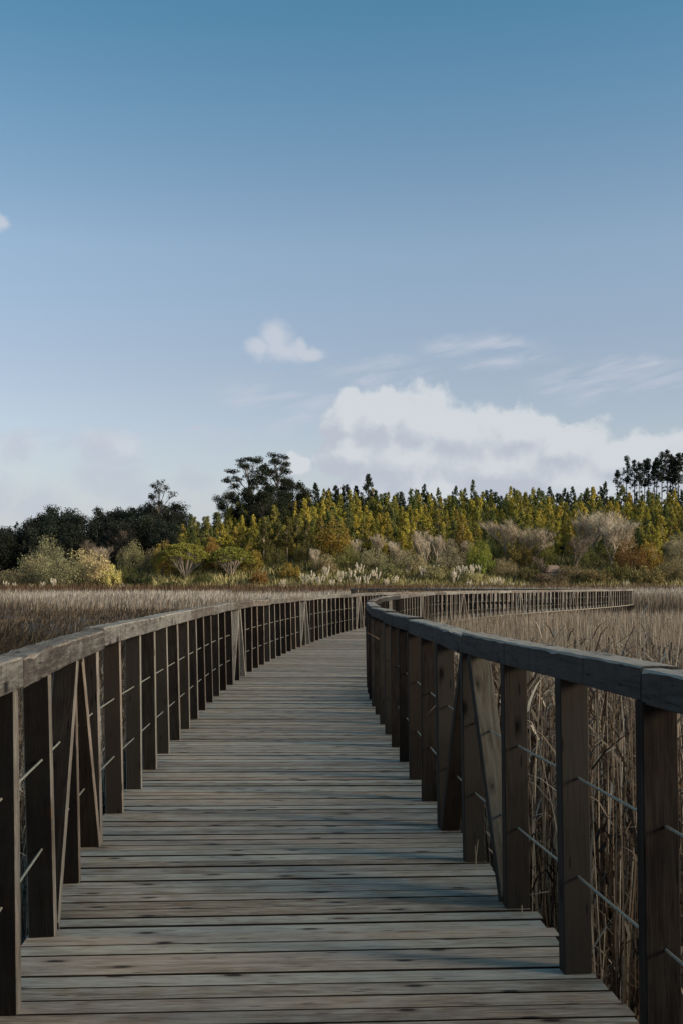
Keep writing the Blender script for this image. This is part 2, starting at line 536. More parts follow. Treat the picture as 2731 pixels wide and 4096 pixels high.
M_ground, t, b, _ = new_mat('ground_soil')
g = t.node('ShaderNodeNewGeometry').outputs['Position']
n1 = t.noise(g, 0.35, 5.0, 0.6)
n2 = t.noise(g, 4.0, 4.0, 0.6)
soil = t.ramp(t.math('ADD', t.math('MULTIPLY', n1, 0.6), t.math('MULTIPLY', n2, 0.4)), [(0.3, (0.020, 0.014, 0.009)), (0.55, (0.045, 0.032, 0.020)), (0.75, (0.075, 0.055, 0.034))])
scrub = t.ramp(n1, [(0.3, (0.020, 0.022, 0.009)), (0.6, (0.055, 0.048, 0.020)), (0.8, (0.10, 0.078, 0.036))])
t.put(b.inputs['Base Color'], t.mix(t.step(t.xyz(g)[1], 226.0, 236.0), soil, scrub))
b.inputs['Roughness'].default_value = 0.9
bp = t.node('ShaderNodeBump')
bp.inputs['Strength'].default_value = 0.6
bp.inputs['Distance'].default_value = 0.15
t.put(bp.inputs['Height'], n2)
t.l.new(bp.outputs[0], b.inputs['Normal'])

# ------------------------------------------------------------------ the ground: marsh flat, then the wooded hill
MARSH = -0.9
_cx = np.array([-400, -150, -107, -85, -60, -40, -12, 20, 60, 100, 160, 400])
_ch = np.array([6.0, 8.5, 10.0, 14.5, 19.0, 20.5, 23.5, 24.2, 24.6, 24.6, 24.6, 16.0])


def ground_h(x, y):
    x, y = np.asarray(x, float), np.asarray(y, float)
    t = np.interp(y, [228, 232, 237, 244, 252, 262, 275, 342, 360], [0, .03, .09, .21, .31, .40, .48, 1.0, 1.03])
    hill = np.interp(x * 342 / np.maximum(y, 200), _cx, _ch) * t
    fall = np.clip((y - 380) / 500, 0, 1) * 12
    hill = np.maximum(hill - fall, 0)
    bump = (fbm(x, y, 5.0) - 0.5) * 0.55 * np.clip((-x - 2.0) / 4, 0, 1) * np.clip((y - 8) / 10, 0, 1)
    return MARSH + hill + np.where(y < 230, bump, (fbm(x, y, 14) - .5) * 1.6)


ys = np.unique(np.concatenate([np.linspace(-120, 0, 13), np.linspace(0, 120, 121), np.linspace(120, 400, 113), np.geomspace(400, 3500, 22)]))
xs = np.unique(np.concatenate([-np.geomspace(60, 2500, 26)[::-1], np.linspace(-60, 60, 101), np.geomspace(60, 2500, 26)]))
X, Y = np.meshgrid(xs, ys)
Z = ground_h(X, Y)
V = np.stack([X.ravel(), Y.ravel(), Z.ravel()], 1)
nx, ny = len(xs), len(ys)
I = np.arange((ny - 1) * (nx - 1))
i0 = (I // (nx - 1)) * nx + I % (nx - 1)
T = np.concatenate([np.stack([i0, i0 + 1, i0 + nx + 1], 1), np.stack([i0, i0 + nx + 1, i0 + nx], 1)])
gm = mesh_tris('ground', V, T, M_ground)
gm.polygons.foreach_set('use_smooth', [True] * len(gm.polygons))
ground = obj('ground', gm)
ground['kind'] = 'structure'

# ------------------------------------------------------------------ the passing cloud that shades the near marsh while the hill lies in the sun
M_cloud = bpy.data.materials.new('cloud_vapour')
M_cloud.use_nodes = True
ct = NT(M_cloud.node_tree)
ct.n.clear()
co_ = ct.node('ShaderNodeOutputMaterial')
cv = ct.node('ShaderNodeVolumePrincipled')
cv.inputs['Color'].default_value = (1, 1, 1, 1)
cv.inputs['Density'].default_value = 0.0066
cv.inputs['Anisotropy'].default_value = 0.6
ct.l.new(cv.outputs[0], co_.inputs['Volume'])


def cloud_lump(target, dist, r_side, r_up, r_deep):
    """one billowed closed body of vapour, standing in the direction of the sun from the target"""
    c_ = Vector(target) + sdir * dist
    fwd = Vector((sdir.x, sdir.y, 0)).normalized()
    sidev = Vector((-fwd.y, fwd.x, 0))
    nu, nvv = 48, 24
    vs, fs = [], []
    for j in range(nvv + 1):
        th = math.pi * j / nvv
        for i_ in range(nu):
            ph = 2 * math.pi * i_ / nu
            k_ = 1 + .10 * math.sin(3 * ph + 2 * th) * math.sin(th) + .07 * math.sin(7 * ph - 4 * th) * math.sin(th) + .05 * math.sin(11 * th + 5 * ph) * math.sin(th)
            a_, b2, c2 = math.sin(th) * math.cos(ph) * k_, math.sin(th) * math.sin(ph) * k_, math.cos(th) * (k_ if th < math.pi / 2 else .8)
            vs.append(sidev * (a_ * r_side) + fwd * (b2 * r_deep) + Vector((0, 0, c2 * r_up)))
            if j:
                i2 = (i_ + 1) % nu
                fs.append(((j - 1) * nu + i_, j * nu + i_, j * nu + i2, (j - 1) * nu + i2))
    me = mesh_from('cloud', vs, fs, M_cloud, smooth=True)
    bm = bmesh.new()
    bm.from_mesh(me)
    bmesh.ops.remove_doubles(bm, verts=bm.verts, dist=.01)
    bmesh.ops.recalc_face_normals(bm, faces=bm.faces)
    bm.to_mesh(me)
    bm.free()
    o = obj('cloud', me, loc=c_)
    o['kind'] = 'stuff'
    o['label'] = 'white fair weather cumulus drifting over the marsh'
    return o


cloud_lump((0, -78, 0), 700, 130, 80, 190)

# ------------------------------------------------------------------ the boardwalk's course
_ctrl = [(0.92, -6), (0.52, -2), (0.29, 0), (0.06, 2), (-.155, 4.1), (-.37, 6.1), (-.475, 8.4), (-.555, 10.8), (-.615, 13.2), (-.622, 15.4), (-.53, 18.5),
         (-.28, 22.4), (.11, 26.7), (.74, 31.8), (1.72, 37.7), (3.2, 45), (8.1, 57.4), (15.7, 72.4), (21.2, 84.5), (23.0, 90.5), (22.2, 96),
         (18, 102), (10.5, 110), (4.6, 117.5), (2.6, 124), (2.2, 134), (2.4, 144)]


def catmull(P, n=24):
    P = [np.array(p, float) for p in P]
    P = [2 * P[0] - P[1]] + P + [2 * P[-1] - P[-2]]
    o = []
    for i in range(1, len(P) - 2):
        a, b_, c_, d = P[i - 1:i + 3]
        for k in range(n):
            s = k / n
            o.append(0.5 * (2 * b_ + (c_ - a) * s + (2 * a - 5 * b_ + 4 * c_ - d) * s * s + (3 * b_ - a - 3 * c_ + d) * s ** 3))
    o.append(P[-2])
    return np.array(o)


PATH = catmull(_ctrl)
tan = np.gradient(PATH, axis=0)
tan /= np.linalg.norm(tan, axis=1)[:, None]
NRM = np.stack([tan[:, 1], -tan[:, 0]], 1)      # to the right of travel


class Line:
    """the course offset sideways, measured along its own length"""
    def __init__(self, off):
        self.p = PATH + NRM * off
        d = np.linalg.norm(np.diff(self.p, axis=0), axis=1)
        self.s = np.concatenate([[0], np.cumsum(d)])

    def at(self, s):
        return np.array([np.interp(s, self.s, self.p[:, 0]), np.interp(s, self.s, self.p[:, 1])])

    def heading(self, s):
        a, b_ = self.at(s - 0.15), self.at(s + 0.15)
        return math.atan2(b_[0] - a[0], b_[1] - a[1])       # + = towards +x

    def s_at_y(self, y):
        k = int(np.argmax(self.p[:, 1] >= y))
        return float(np.interp(y, self.p[k - 1:k + 1, 1], self.s[k - 1:k + 1]))


CEN = Line(0.0)


def path_dist(x, y):
    """distance from the boardwalk's middle"""
    P = PATH[::3]
    r = np.full(len(x), 1e9)
    for k in range(0, len(x), 40000):
        dx = x[k:k + 40000, None] - P[None, :, 0]
        dy = y[k:k + 40000, None] - P[None, :, 1]
        r[k:k + 40000] = np.sqrt((dx * dx + dy * dy).min(1))
    return r


def box(sx, sy, sz, ch=0.0, z0=None, cuts=1, wob=0.0, axis='Z', ragged=0.0):
    """a sawn piece with chamfered long edges, its length along the axis; ends closed"""
    if axis == 'Z':
        L, A, B = sz, sx, sy
    else:
        L, A, B = sx, sy, sz
    a, b_ = A / 2, B / 2
    ring = [(-a + ch, -b_), (a - ch, -b_), (a, -b_ + ch), (a, b_ - ch), (a - ch, b_), (-a + ch, b_), (-a, b_ - ch), (-a, -b_ + ch)] if ch else [(-a, -b_), (a, -b_), (a, b_), (-a, b_)]
    m = len(ring)
    vs, fs = [], []
    for k in range(cuts + 1):
        l = -L / 2 + L * k / cuts
        da, db = random.uniform(-wob, wob), random.uniform(-wob, wob)
        for (p, q) in ring:
            p2, q2 = p + da + random.uniform(-ragged, ragged), q + db + random.uniform(-ragged, ragged)
            vs.append((p2, q2, l) if axis == 'Z' else (l, p2, q2))
        if k:
            for j in range(m):
                j2 = (j + 1) % m
                f = ((k - 1) * m + j, (k - 1) * m + j2, k * m + j2, k * m + j)
                fs.append(f)
    fs.append(tuple(range(m))[::-1])
    fs.append(tuple(range(cuts * m, cuts * m + m)))
    if z0 is not None:
        vs = [(x_, y_, z_ + z0) for x_, y_, z_ in vs]
    return vs, fs


# ------------------------------------------------------------------ deck
boardwalk = thing('boardwalk', 'weathered grey plank boardwalk winding through the reed marsh', 'boardwalk')
PITCH, BW, BT = 0.12, 0.1100, 0.036
deck_meshes = []
for k in range(14):
    vs, fs = box(2.2 + random.uniform(-.012, .012), BW + random.uniform(-.004, .003), BT, ch=0.0022, axis='X', z0=-BT / 2)
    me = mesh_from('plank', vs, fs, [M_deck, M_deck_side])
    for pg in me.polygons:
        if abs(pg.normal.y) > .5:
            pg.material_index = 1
    deck_meshes.append(me)
s_start = CEN.s_at_y(2.0)
s_end = CEN.s[-1] - 0.5
n_planks = int((s_end - s_start) / PITCH)
rest_v, rest_f = [], []
for i in range(n_planks):
    s = s_start + i * PITCH
    p = CEN.at(s)
    hd = CEN.heading(s)
    k = min(max((p[1] - 8) / 20, 0), 1) * 0.5 + 0.5
    ang = -hd * k
    zz = random.gauss(0, 0.0016)
    if i < 299:
        o = obj('plank', deck_meshes[random.randrange(14)], boardwalk, (p[0] + random.gauss(0, .008), p[1], zz),
                (random.gauss(0, 0.010), random.gauss(0, 0.0006), ang + random.gauss(0, 0.0012) + (math.pi if random.random() < .5 else 0)))
    else:
        vs, fs = box(2.2, BW, BT, axis='X', z0=-BT / 2)
        mt = Matrix.Translation((p[0], p[1], zz)) @ Matrix.Rotation(ang, 4, 'Z')
        off = len(rest_v)
        rest_v += [tuple(mt @ Vector(v)) for v in vs]
        rest_f += [tuple(q + off for q in f) for f in fs]
o = obj('far_planks', mesh_from('far_planks', rest_v, rest_f, M_deck), boardwalk)
o['kind'] = 'stuff'


def sweep(line, s0, s1, ds, wid, hgt, zc, ring=None):
    """a bar following the line; wid x hgt section, centred at height zc"""
    n = max(2, int((s1 - s0) / ds))
    vs, fs = [], []
    sec = ring or [(-wid / 2, -hgt / 2), (wid / 2, -hgt / 2), (wid / 2, hgt / 2), (-wid / 2, hgt / 2)]
    m = len(sec)
    for k in range(n + 1):
        s = s0 + (s1 - s0) * k / n
        p = line.at(s)
        h = line.heading(s)
        rx, ry = math.cos(h), -math.sin(h)
        for (a, q) in sec:
            vs.append((p[0] + rx * a, p[1] + ry * a, zc + q))
        if k:
            for j in range(m):
                j2 = (j + 1) % m
                fs.append(((k - 1) * m + j, (k - 1) * m + j2, k * m + j2, k * m + j))
    fs.append(tuple(range(m))[::-1])
    fs.append(tuple(range(n * m, n * m + m)))
    return vs, fs


for off in (-0.98, 0.0, 0.98):
    ln = Line(off)
    vs, fs = sweep(ln, ln.s_at_y(2.0), ln.s[-1] - 0.6, 0.8, 0.075, 0.20, -0.040 - 0.1)
    obj('stringer', mesh_from('stringer', vs, fs, M_beam), boardwalk)

# ------------------------------------------------------------------ railings
POST_W, POST_D, RAIL_H, RAIL_W, TOP = 0.108, 0.068, 0.105, 0.125, 1.21
STEP = 0.823
post_meshes, pale_posts = [], []
for k in range(10):
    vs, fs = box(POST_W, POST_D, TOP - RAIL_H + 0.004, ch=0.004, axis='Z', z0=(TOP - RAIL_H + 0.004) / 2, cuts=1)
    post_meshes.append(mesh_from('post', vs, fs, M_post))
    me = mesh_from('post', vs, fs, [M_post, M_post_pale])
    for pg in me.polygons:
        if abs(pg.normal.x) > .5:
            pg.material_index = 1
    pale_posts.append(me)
post_lower = mesh_from('post_foot', *box(0.10, 0.06, 0.36, ch=0.004, axis='Z'), M_post)
pile_mesh = mesh_from('pile', *box(0.12, 0.12, 0.9, ch=0.01, axis='Z'), M_post)
rod_sec = [(0.0047 * math.cos(a), 0.0047 * math.sin(a)) for a in [i * math.pi / 4 for i in range(8)]]


def ru0(a, b_):
    return random.uniform(a, b_)


def rail_piece(line, sa, sb, dark=False):
    """one length of handrail from joint to joint: eight-sided section with worn uneven arrises, built about its own middle"""
    pa, pb = line.at(sa), line.at(sb)
    L = float(np.linalg.norm(pb - pa)) - 0.009
    n = 36
    vs, fs = [], []
    hw, hh = RAIL_W / 2, RAIL_H / 2
    c_ = 0.008
    ring = [(-hw + .004, -hh), (hw - .004, -hh), (hw, -hh + .004), (hw, hh - c_), (hw - c_, hh), (0, hh), (-hw + c_, hh), (-hw, hh - c_), (-hw, -hh + .004)]
    m = len(ring)
    j1, j2 = random.gauss(0, .006), random.gauss(0, .006)
    ph = random.random() * 6
    for k in range(n + 1):
        l = -L / 2 + L * k / n
        tt = k / n
        for q, (a, z) in enumerate(ring):
            u = random.gauss(0, .0014)
            wz = random.gauss(0, .0014) if q in (3, 4, 5, 6, 7) else random.gauss(0, .0008)
            if q in (3, 4, 6, 7) and random.random() < .035:
                wz -= ru0(.003, .009)      # chipped arris
            vs.append((l, a + u + .0025 * math.sin(ph + 4 * tt), z + wz + j1 * (1 - tt) + j2 * tt + .003 * math.sin(ph * 2 + 5 * tt)))
        if k:
            for j in range(m):
                jn = (j + 1) % m
                fs.append(((k - 1) * m + j, (k - 1) * m + jn, k * m + jn, k * m + j))
    fs.append(tuple(range(m))[::-1])
    fs.append(tuple(range(n * m, n * m + m)))
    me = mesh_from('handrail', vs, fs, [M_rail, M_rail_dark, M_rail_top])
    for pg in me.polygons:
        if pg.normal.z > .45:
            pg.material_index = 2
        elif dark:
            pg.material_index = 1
    c2 = (pa + pb) / 2
    return me, (c2[0], c2[1], TOP - hh), math.atan2(pb[1] - pa[1], pb[0] - pa[0])


def railing(label, side, y0, i0, apexes, lean):
    root = thing('wooden_railing', label, 'railing')
    ln = Line(side * 1.034)
    s0 = ln.s_at_y(y0)
    n = int((ln.s[-1] - 0.8 - s0) / STEP)
    n = min(n, 292)
    posts = {}
    for i in range(i0, n):
        s = s0 + i * STEP
        p, h = ln.at(s), ln.heading(s)
        posts[i] = (p, h, s)
        near = i < 40
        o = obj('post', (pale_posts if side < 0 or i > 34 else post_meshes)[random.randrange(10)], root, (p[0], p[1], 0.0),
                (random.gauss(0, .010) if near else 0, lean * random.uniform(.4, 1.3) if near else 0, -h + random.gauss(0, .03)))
        if side > 0 and p[1] > 38 and i % 1 == 0:
            q = p + np.array([math.cos(h), -math.sin(h)]) * 0.090
            obj('post_foot', post_lower, root, (q[0], q[1], -0.205), (0, 0, -h))
    for i in posts:
        if i % 3 == 0 and i + 3 in posts:
            me, loc, ang = rail_between(posts[i], posts[i + 3], side)
            obj('handrail', me, root, loc, (0, 0, ang))
    for a in apexes:
        for d in (-1, 1):
            if a not in posts or a + d not in posts:
                continue
            pa, pb = posts[a][0], posts[a + d][0]
            u = (pb - pa) / np.linalg.norm(pb - pa)
            top = pa + u * (POST_D + 0.012)
            bot = pb - u * (POST_D + 0.012)
            A, B = Vector((*top, TOP - RAIL_H - 0.0)), Vector((*bot, 0.0))
            dv = A - B
            L = dv.length
            vs, fs = box(POST_W, 0.062, L, ch=0.004, axis='Z')
            # cut the ends level with deck and rail
            tl = math.hypot(dv.x, dv.y) / dv.z
            sgn = 1 if d < 0 else -1
            vs = [(x_, y_, z_ - sgn * tl * y_) for x_, y_, z_ in vs]
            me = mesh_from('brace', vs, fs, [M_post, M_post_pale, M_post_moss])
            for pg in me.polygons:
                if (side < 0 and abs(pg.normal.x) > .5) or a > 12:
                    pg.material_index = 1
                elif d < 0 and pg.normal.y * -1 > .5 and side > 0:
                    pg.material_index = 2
            o = obj('brace', me, root)
            zax = dv.normalized()
            h = posts[a][1]
            xax = Vector((math.cos(h), -math.sin(h), 0))
            yax = zax.cross(xax).normalized()
            xax = yax.cross(zax)
            mt = Matrix((xax, yax, zax)).transposed().to_4x4()
            mt.translation = (A + B) / 2
            o.matrix_world = mt
    for zc in (0.735, 0.365):
        pts = [posts[i] for i in posts]
        vs, fs = [], []
        m = len(rod_sec)
        for k, (p, h, s) in enumerate(pts):
            rx, ry = math.cos(h), -math.sin(h)
            for (a, q) in rod_sec:
                vs.append((p[0] + rx * a, p[1] + ry * a, zc + q))
            if k:
                for j in range(m):
                    jn = (j + 1) % m
                    fs.append(((k - 1) * m + j, (k - 1) * m + jn, k * m + jn, k * m + j))
        obj('rod', mesh_from('rod', vs, fs, M_rod, smooth=True), root)
    return root, posts


def rail_between(A, B, side):
    class _L:
        def at(self, s):
            p, h, _ = A if s == 0 else B
            o = (0.968 + RAIL_W / 2 - 1.034) * side
            return p + np.array([math.cos(h), -math.sin(h)]) * o
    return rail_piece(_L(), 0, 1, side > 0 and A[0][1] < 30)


rail_left, posts_l = railing('long timber railing with pale sunlit post edges, on the open marsh side', -1, 3.71, -3,
                             [2, 16, 28, 41, 54, 67, 80, 93, 106, 119, 132, 145, 158], -0.022)
rail_right, posts_r = railing('shaded dark timber railing with mossy handrail, standing against the tall reed bed', 1, 3.285, -3,
                              [3, 16, 29, 42, 55, 68, 81, 94, 107, 120, 133, 146, 159], -0.014)
pv, pf = [], []
for i in posts_r:
    p, h, s = posts_r[i]
    if i % 3 == 0 and p[1] > 38:
        q = p - np.array([math.cos(h), -math.sin(h)]) * 0.14
        obj('pile', pile_mesh, boardwalk, (q[0], q[1], -0.66), (0, 0, -h))

# ------------------------------------------------------------------ reeds and grasses
FRAME = 0.43        # half width of the planted wedge, in tangent of the view angle


def wedge(n, z0, z1, u0=-FRAME, u1=FRAME, power=1.0):
    """points thinned with distance as a real field looks from the deck"""
    iv = rng.uniform(1 / z1 ** power, 1 / z0 ** power, n)
    y = (1 / iv) ** (1 / power)
    x = rng.uniform(u0, u1, n) * y
    return x, y


def lateral_right(x, y):
    """+ on the right bank of the near reach of the boardwalk"""
    xc = np.interp(y, PATH[:480, 1], PATH[:480, 0])
    return x - xc


def reed_bed(x, y, hmean, hsd, wfun, leaves, segs, mat_rng=(0.05, 1.0), leaf_len=(0.25, 0.55), z_from=None):
    n = len(x)
    z = ground_h(x, y)
    L = np.maximum(hmean + rng.normal(0, 1, n) * hsd - z, 0.3)
    base = np.stack([x, y, z], 1)
    lean = rng.normal(0, 0.055, (n, 2))
    curve = rng.normal(0, 0.045, (n, 2))
    face = rng.normal(0, 0.55, n)
    rnd = np.clip(rng.beta(.9, .85, n) * (mat_rng[1] - mat_rng[0]) + mat_rng[0], 0, 1)
    parts = [ribbons(base, L, wfun(y), lean, curve, np.zeros(n), face, segs, rnd)]
    for k in range(leaves):
        t = rng.uniform(0.12, 0.93, n)
        b0 = base + np.stack([lean[:, 0] * t * L + curve[:, 0] * t * t * L, lean[:, 1] * t * L + curve[:, 1] * t * t * L, t * L], 1)
        a = rng.uniform(0, 2 * math.pi, n)
        out_ = rng.uniform(0.2, 0.75, n)
        ll = rng.uniform(*leaf_len, n)
        lv = np.stack([np.cos(a), np.sin(a)], 1) * out_[:, None]
        parts.append(ribbons(b0, ll, wfun(y) * rng.uniform(0.8, 2.4, n), lv, lv * 0.5, rng.uniform(0.2, 1.5, n), a + math.pi / 2 + rng.normal(0, .5, n), 3,
                             np.clip(rnd + rng.normal(-0.10, 0.20, n), 0, 1)))
    return merge(parts)


def stuff(name, arr, mat, label=None):
    V, T, r = arr
    o = obj(name, mesh_tris(name, V, T, mat, r))
    o['kind'] = 'stuff'
    if label:
        o['label'] = label
    return o


# tall dry reeds on the right bank, close to the railing
n = 17000
x = rng.uniform(0.2, 9.0, n)
y = rng.uniform(1.0, 15.0, n)
lat = lateral_right(x, y)
k = (lat > 1.36) & (x < y * 0.42 + 1.5)
x, y = x[k], y[k]
near = reed_bed(x, y, np.interp(y, [2, 7, 12, 16], [.95, .90, .62, .5]), 0.20, lambda yy: 0.0078 + 0.0003 * yy, 3, 3, leaf_len=(0.18, 0.46))
n = 95000
x, y = wedge(n, 13, 66, -0.02, FRAME)
d = path_dist(x, y)
lat = lateral_right(x, y)
k = (d > 1.5) & (lat > 1.2)
x, y = x[k], y[k]
hm = np.interp(y, [5, 14, 22, 45, 60, 70], [0.7, 0.52, 0.38, 0.28, 0.04, -0.1]) + (fbm(x, y, 6) - .5) * 0.25
mid = reed_bed(x, y, hm, 0.17, lambda yy: 0.0050 + 0.00042 * yy, 0, 2, mat_rng=(0.22, 1.08), leaf_len=(0.2, 0.45))
stuff('reeds', merge([near, mid]), M_reed, 'dense bed of dry straw coloured reeds beside the boardwalk')

# dry reeds just outside the left railing, seen through its gaps
n = 5200
x = rng.uniform(-5.5, -1.2, n)
y = rng.uniform(1.5, 15, n)
lat = lateral_right(x, y)
k = (lat < -1.48) & (lat > -3.6)
stuff('reed_fringe', reed_bed(x[k], y[k], 0.30, 0.16, lambda yy: 0.006 + 0.0004 * yy, 3, 3), M_reed, 'thin fringe of dry reeds behind the grassy side railing')

# brown tussock grass in the marsh on the left
n = 110000
x, y = wedge(n, 9, 165, -FRAME, 0.12, 0.85)
lat = lateral_right(x, y)
k = (path_dist(x, y) > 1.4) & (lat < -1.2)
x, y = x[k], y[k]
n = len(x)
hh = 0.26 + 0.95 * np.clip(fbm(x, y, 4.5) - 0.25, 0, 1) + rng.normal(0, .07, n)
wind = np.stack([np.full(n, 0.22), np.full(n, 0.05)], 1)
stuff('marsh_grass', ribbons(np.stack([x, y, ground_h(x, y) - .05], 1), np.maximum(hh, .15), 0.006 + 0.0006 * y, wind * .3 + rng.normal(0, .22, (n, 2)), wind + rng.normal(0, .25, (n, 2)),
                             rng.uniform(0, .3, n), rng.normal(0, .7, n), 3, np.clip(rng.beta(1.6, 2.4, n), 0, 1)), M_grass, 'dark brown tussocky marsh grass in the open wetland')

# pale feathery reeds farther out
n = 190000
x, y = wedge(n, 62, 206, -FRAME, FRAME, 1.0)
edge = 118 + (fbm(x, y * 0.5, 26) - .5) * 90 + rng.normal(0, 16, len(x))
k = (path_dist(x, y) > 1.7) & ((y > edge) | ((x > 20) & (y > 88))) & ((x < 3) | (x > np.interp(y, [60, 90, 98, 125], [60, 27, 26, 8])))
x, y = x[k], y[k]
n = len(x)
top = np.interp(y, [75, 110, 150, 206], [0.10, 0.45, 0.75, 1.05]) + (fbm(x, y, 9) - .5) * .5
top = np.where(x > 15, top + 0.45, top)
L = np.maximum((top - MARSH) * np.where(x < 15, np.clip(.35 + (y - 80) / 75, .35, 1), 1) * rng.uniform(.62, 1.08, n), .3)
stuff('pale_reeds', ribbons(np.stack([x, y, ground_h(x, y)], 1), L, 0.008 + 0.00048 * y, np.full((n, 2), 0.03) + rng.normal(0, .07, (n, 2)), np.full((n, 2), .05) + rng.normal(0, .06, (n, 2)),
                            np.zeros(n), rng.normal(0, .7, n), 3, np.clip(rng.beta(3, 1.6, n) * np.where(x < 12, np.clip((y - 62) / 75, .3, 1.0), np.clip((y - 60) / 70, .4, 1)), 0, 1)), M_pale, 'pale feathery reeds across the middle of the wetland')

# russet sedge band along the foot of the hill and behind the far boardwalk
n = 80000
x, y = wedge(n, 100, 231, -FRAME, FRAME, 0.6)
lowb = np.where(x < -18, 200, 180) + (fbm(x, y * .5, 30) - .5) * 36
k = (y > lowb) | ((x > 2) & (y > 126 + (fbm(x, y, 12) - .5) * 16) & (x < np.interp(y, [100, 231], [18, 26])))
k &= path_dist(x, y) > 1.7
x, y = x[k], y[k]
n = len(x)
L = np.maximum(np.interp(y, [100, 180, 215, 231], [1.5, 2.1, 2.7, 3.0]) + (fbm(x, y, 10) - .5) * .9 + rng.normal(0, .2, n), .4)
stuff('russet_sedge', ribbons(np.stack([x, y, ground_h(x, y)], 1), L, 0.012 + 0.00085 * y, rng.normal(0, .08, (n, 2)), rng.normal(0.02, .06, (n, 2)), np.zeros(n), rng.normal(0, .7, n), 2,
                              np.clip(rng.beta(2, 2, n), 0, 1)), M_russet, 'russet brown sedge along the foot of the hill')


# ------------------------------------------------------------------ trees and shrubs
def leaf_quads(centers, size, flat=0.0, droop=0.0):
    """one diamond of two triangles per centre, turned at random"""
    n = len(centers)
    a = rng.normal(0, 1, (n, 3))
    if droop:
        a[:, 2] -= droop * np.abs(rng.normal(1, .3, n))
    if flat:
        a[:, 2] *= (1 - flat)
    a /= np.linalg.norm(a, axis=1)[:, None]
    b_ = np.cross(a, rng.normal(0, 1, (n, 3)))
    b_ /= np.linalg.norm(b_, axis=1)[:, None] + 1e-9
    sz = size * rng.uniform(.6, 1.35, n)[:, None]
    V = np.stack([centers - a * sz * .5, centers + b_ * sz * .30, centers + a * sz * .5, centers - b_ * sz * .30], 1).reshape(-1, 3)
    i = np.arange(n) * 4
    T = np.concatenate([np.stack([i, i + 1, i + 2], 1), np.stack([i, i + 2, i + 3], 1)])
    return V, T


def crown_mesh(name, clumps, per, size, spread, droop=0.0, flat=0.0):
    """clumps: list of (x,y,z,r); leaves gathered in uneven clumps"""
    C, rn = [], []
    for (x_, y_, z_, r_) in clumps:
        k = max(3, int(per * (r_ / spread) ** 1.5))
        v = rng.normal(0, 1, (k, 3))
        v /= np.linalg.norm(v, axis=1)[:, None]
        v *= (rng.random(k) ** 0.45)[:, None] * r_
        v[:, 2] *= (1 - flat) * .9
        C.append(v + np.array([x_, y_, z_]))
        rn.append(np.clip(rng.normal(rng.uniform(.25, .75), .09, k), 0, 1))
    C, rn = np.concatenate(C), np.concatenate(rn)
    V, T = leaf_quads(C, size, droop=droop)
    return mesh_tris(name, V, T, M_leaf, np.repeat(rn, 4))


def tube(pts, rad, sides=5):
    vs, fs = [], []
    for k, (p, r_) in enumerate(zip(pts, rad)):
        p = np.array(p, float)
        d = np.array(pts[min(k + 1, len(pts) - 1)], float) - np.array(pts[max(k - 1, 0)], float)
        d /= np.linalg.norm(d) + 1e-9
        u = np.cross(d, (0.3, 1, 0.1))
        u /= np.linalg.norm(u) + 1e-9
        v = np.cross(d, u)
        for j in range(sides):
            a = 2 * math.pi * j / sides
            vs.append(p + (u * math.cos(a) + v * math.sin(a)) * r_)
        if k:
            for j in range(sides):
                jn = (j + 1) % sides
                fs.append(((k - 1) * sides + j, (k - 1) * sides + jn, k * sides + jn, k * sides + j))
    return vs, fs


def join(lst):
    V, F = [], []
    for vs, fs in lst:
        o_ = len(V)
        V += list(vs)
        F += [tuple(q + o_ for q in f) for f in fs]
    return V, F


def ru(a, b_):
    return random.uniform(a, b_)


def eucalyptus(h=11.0, rmax=1.9, low=0.18):
    """young plantation tree: slender trunk, tall ragged pointed crown"""
    clumps = []
    n = 58
    lx, ly = ru(-.3, .3), ru(-.3, .3)
    for i in range(n):
        t = (i + ru(0, 1)) / n
        z_ = h * (low + (1 - low) * t * 0.97)
        prof = min(1.0, (t + .12) / .38) * (1 - max(0, t - .22) / .80) ** 0.74
        r_ = rmax * prof * math.sqrt(ru(.05, 1))
        a = ru(0, 6.283)
        clumps.append((lx * t + r_ * math.cos(a), ly * t + r_ * math.sin(a), z_, ru(.36, .70) * (1 - .32 * t)))
    cr = crown_mesh('crown', clumps, 54, .27, .5, droop=.9)
    seg = 6
    tr = [tube([(lx * k / seg + ru(-.06, .06), ly * k / seg, h * .93 * k / seg - (.4 if k == 0 else 0)) for k in range(seg + 1)], [.16 * (1 - .85 * k / seg) for k in range(seg + 1)])]
    for i in range(9):
        t = ru(low, .8)
        a = ru(0, 6.28)
        r_ = rmax * ru(.4, .8)
        tr.append(tube([(lx * t, ly * t, h * t), (lx * t + r_ * .5 * math.cos(a), ly * t + r_ * .5 * math.sin(a), h * t + .5), (lx * t + r_ * math.cos(a), ly * t + r_ * math.sin(a), h * t + .8)], [.05, .035, .015], 3))
    vs, fs = join(tr)
    return cr, mesh_from('trunk', vs, fs, M_bark)


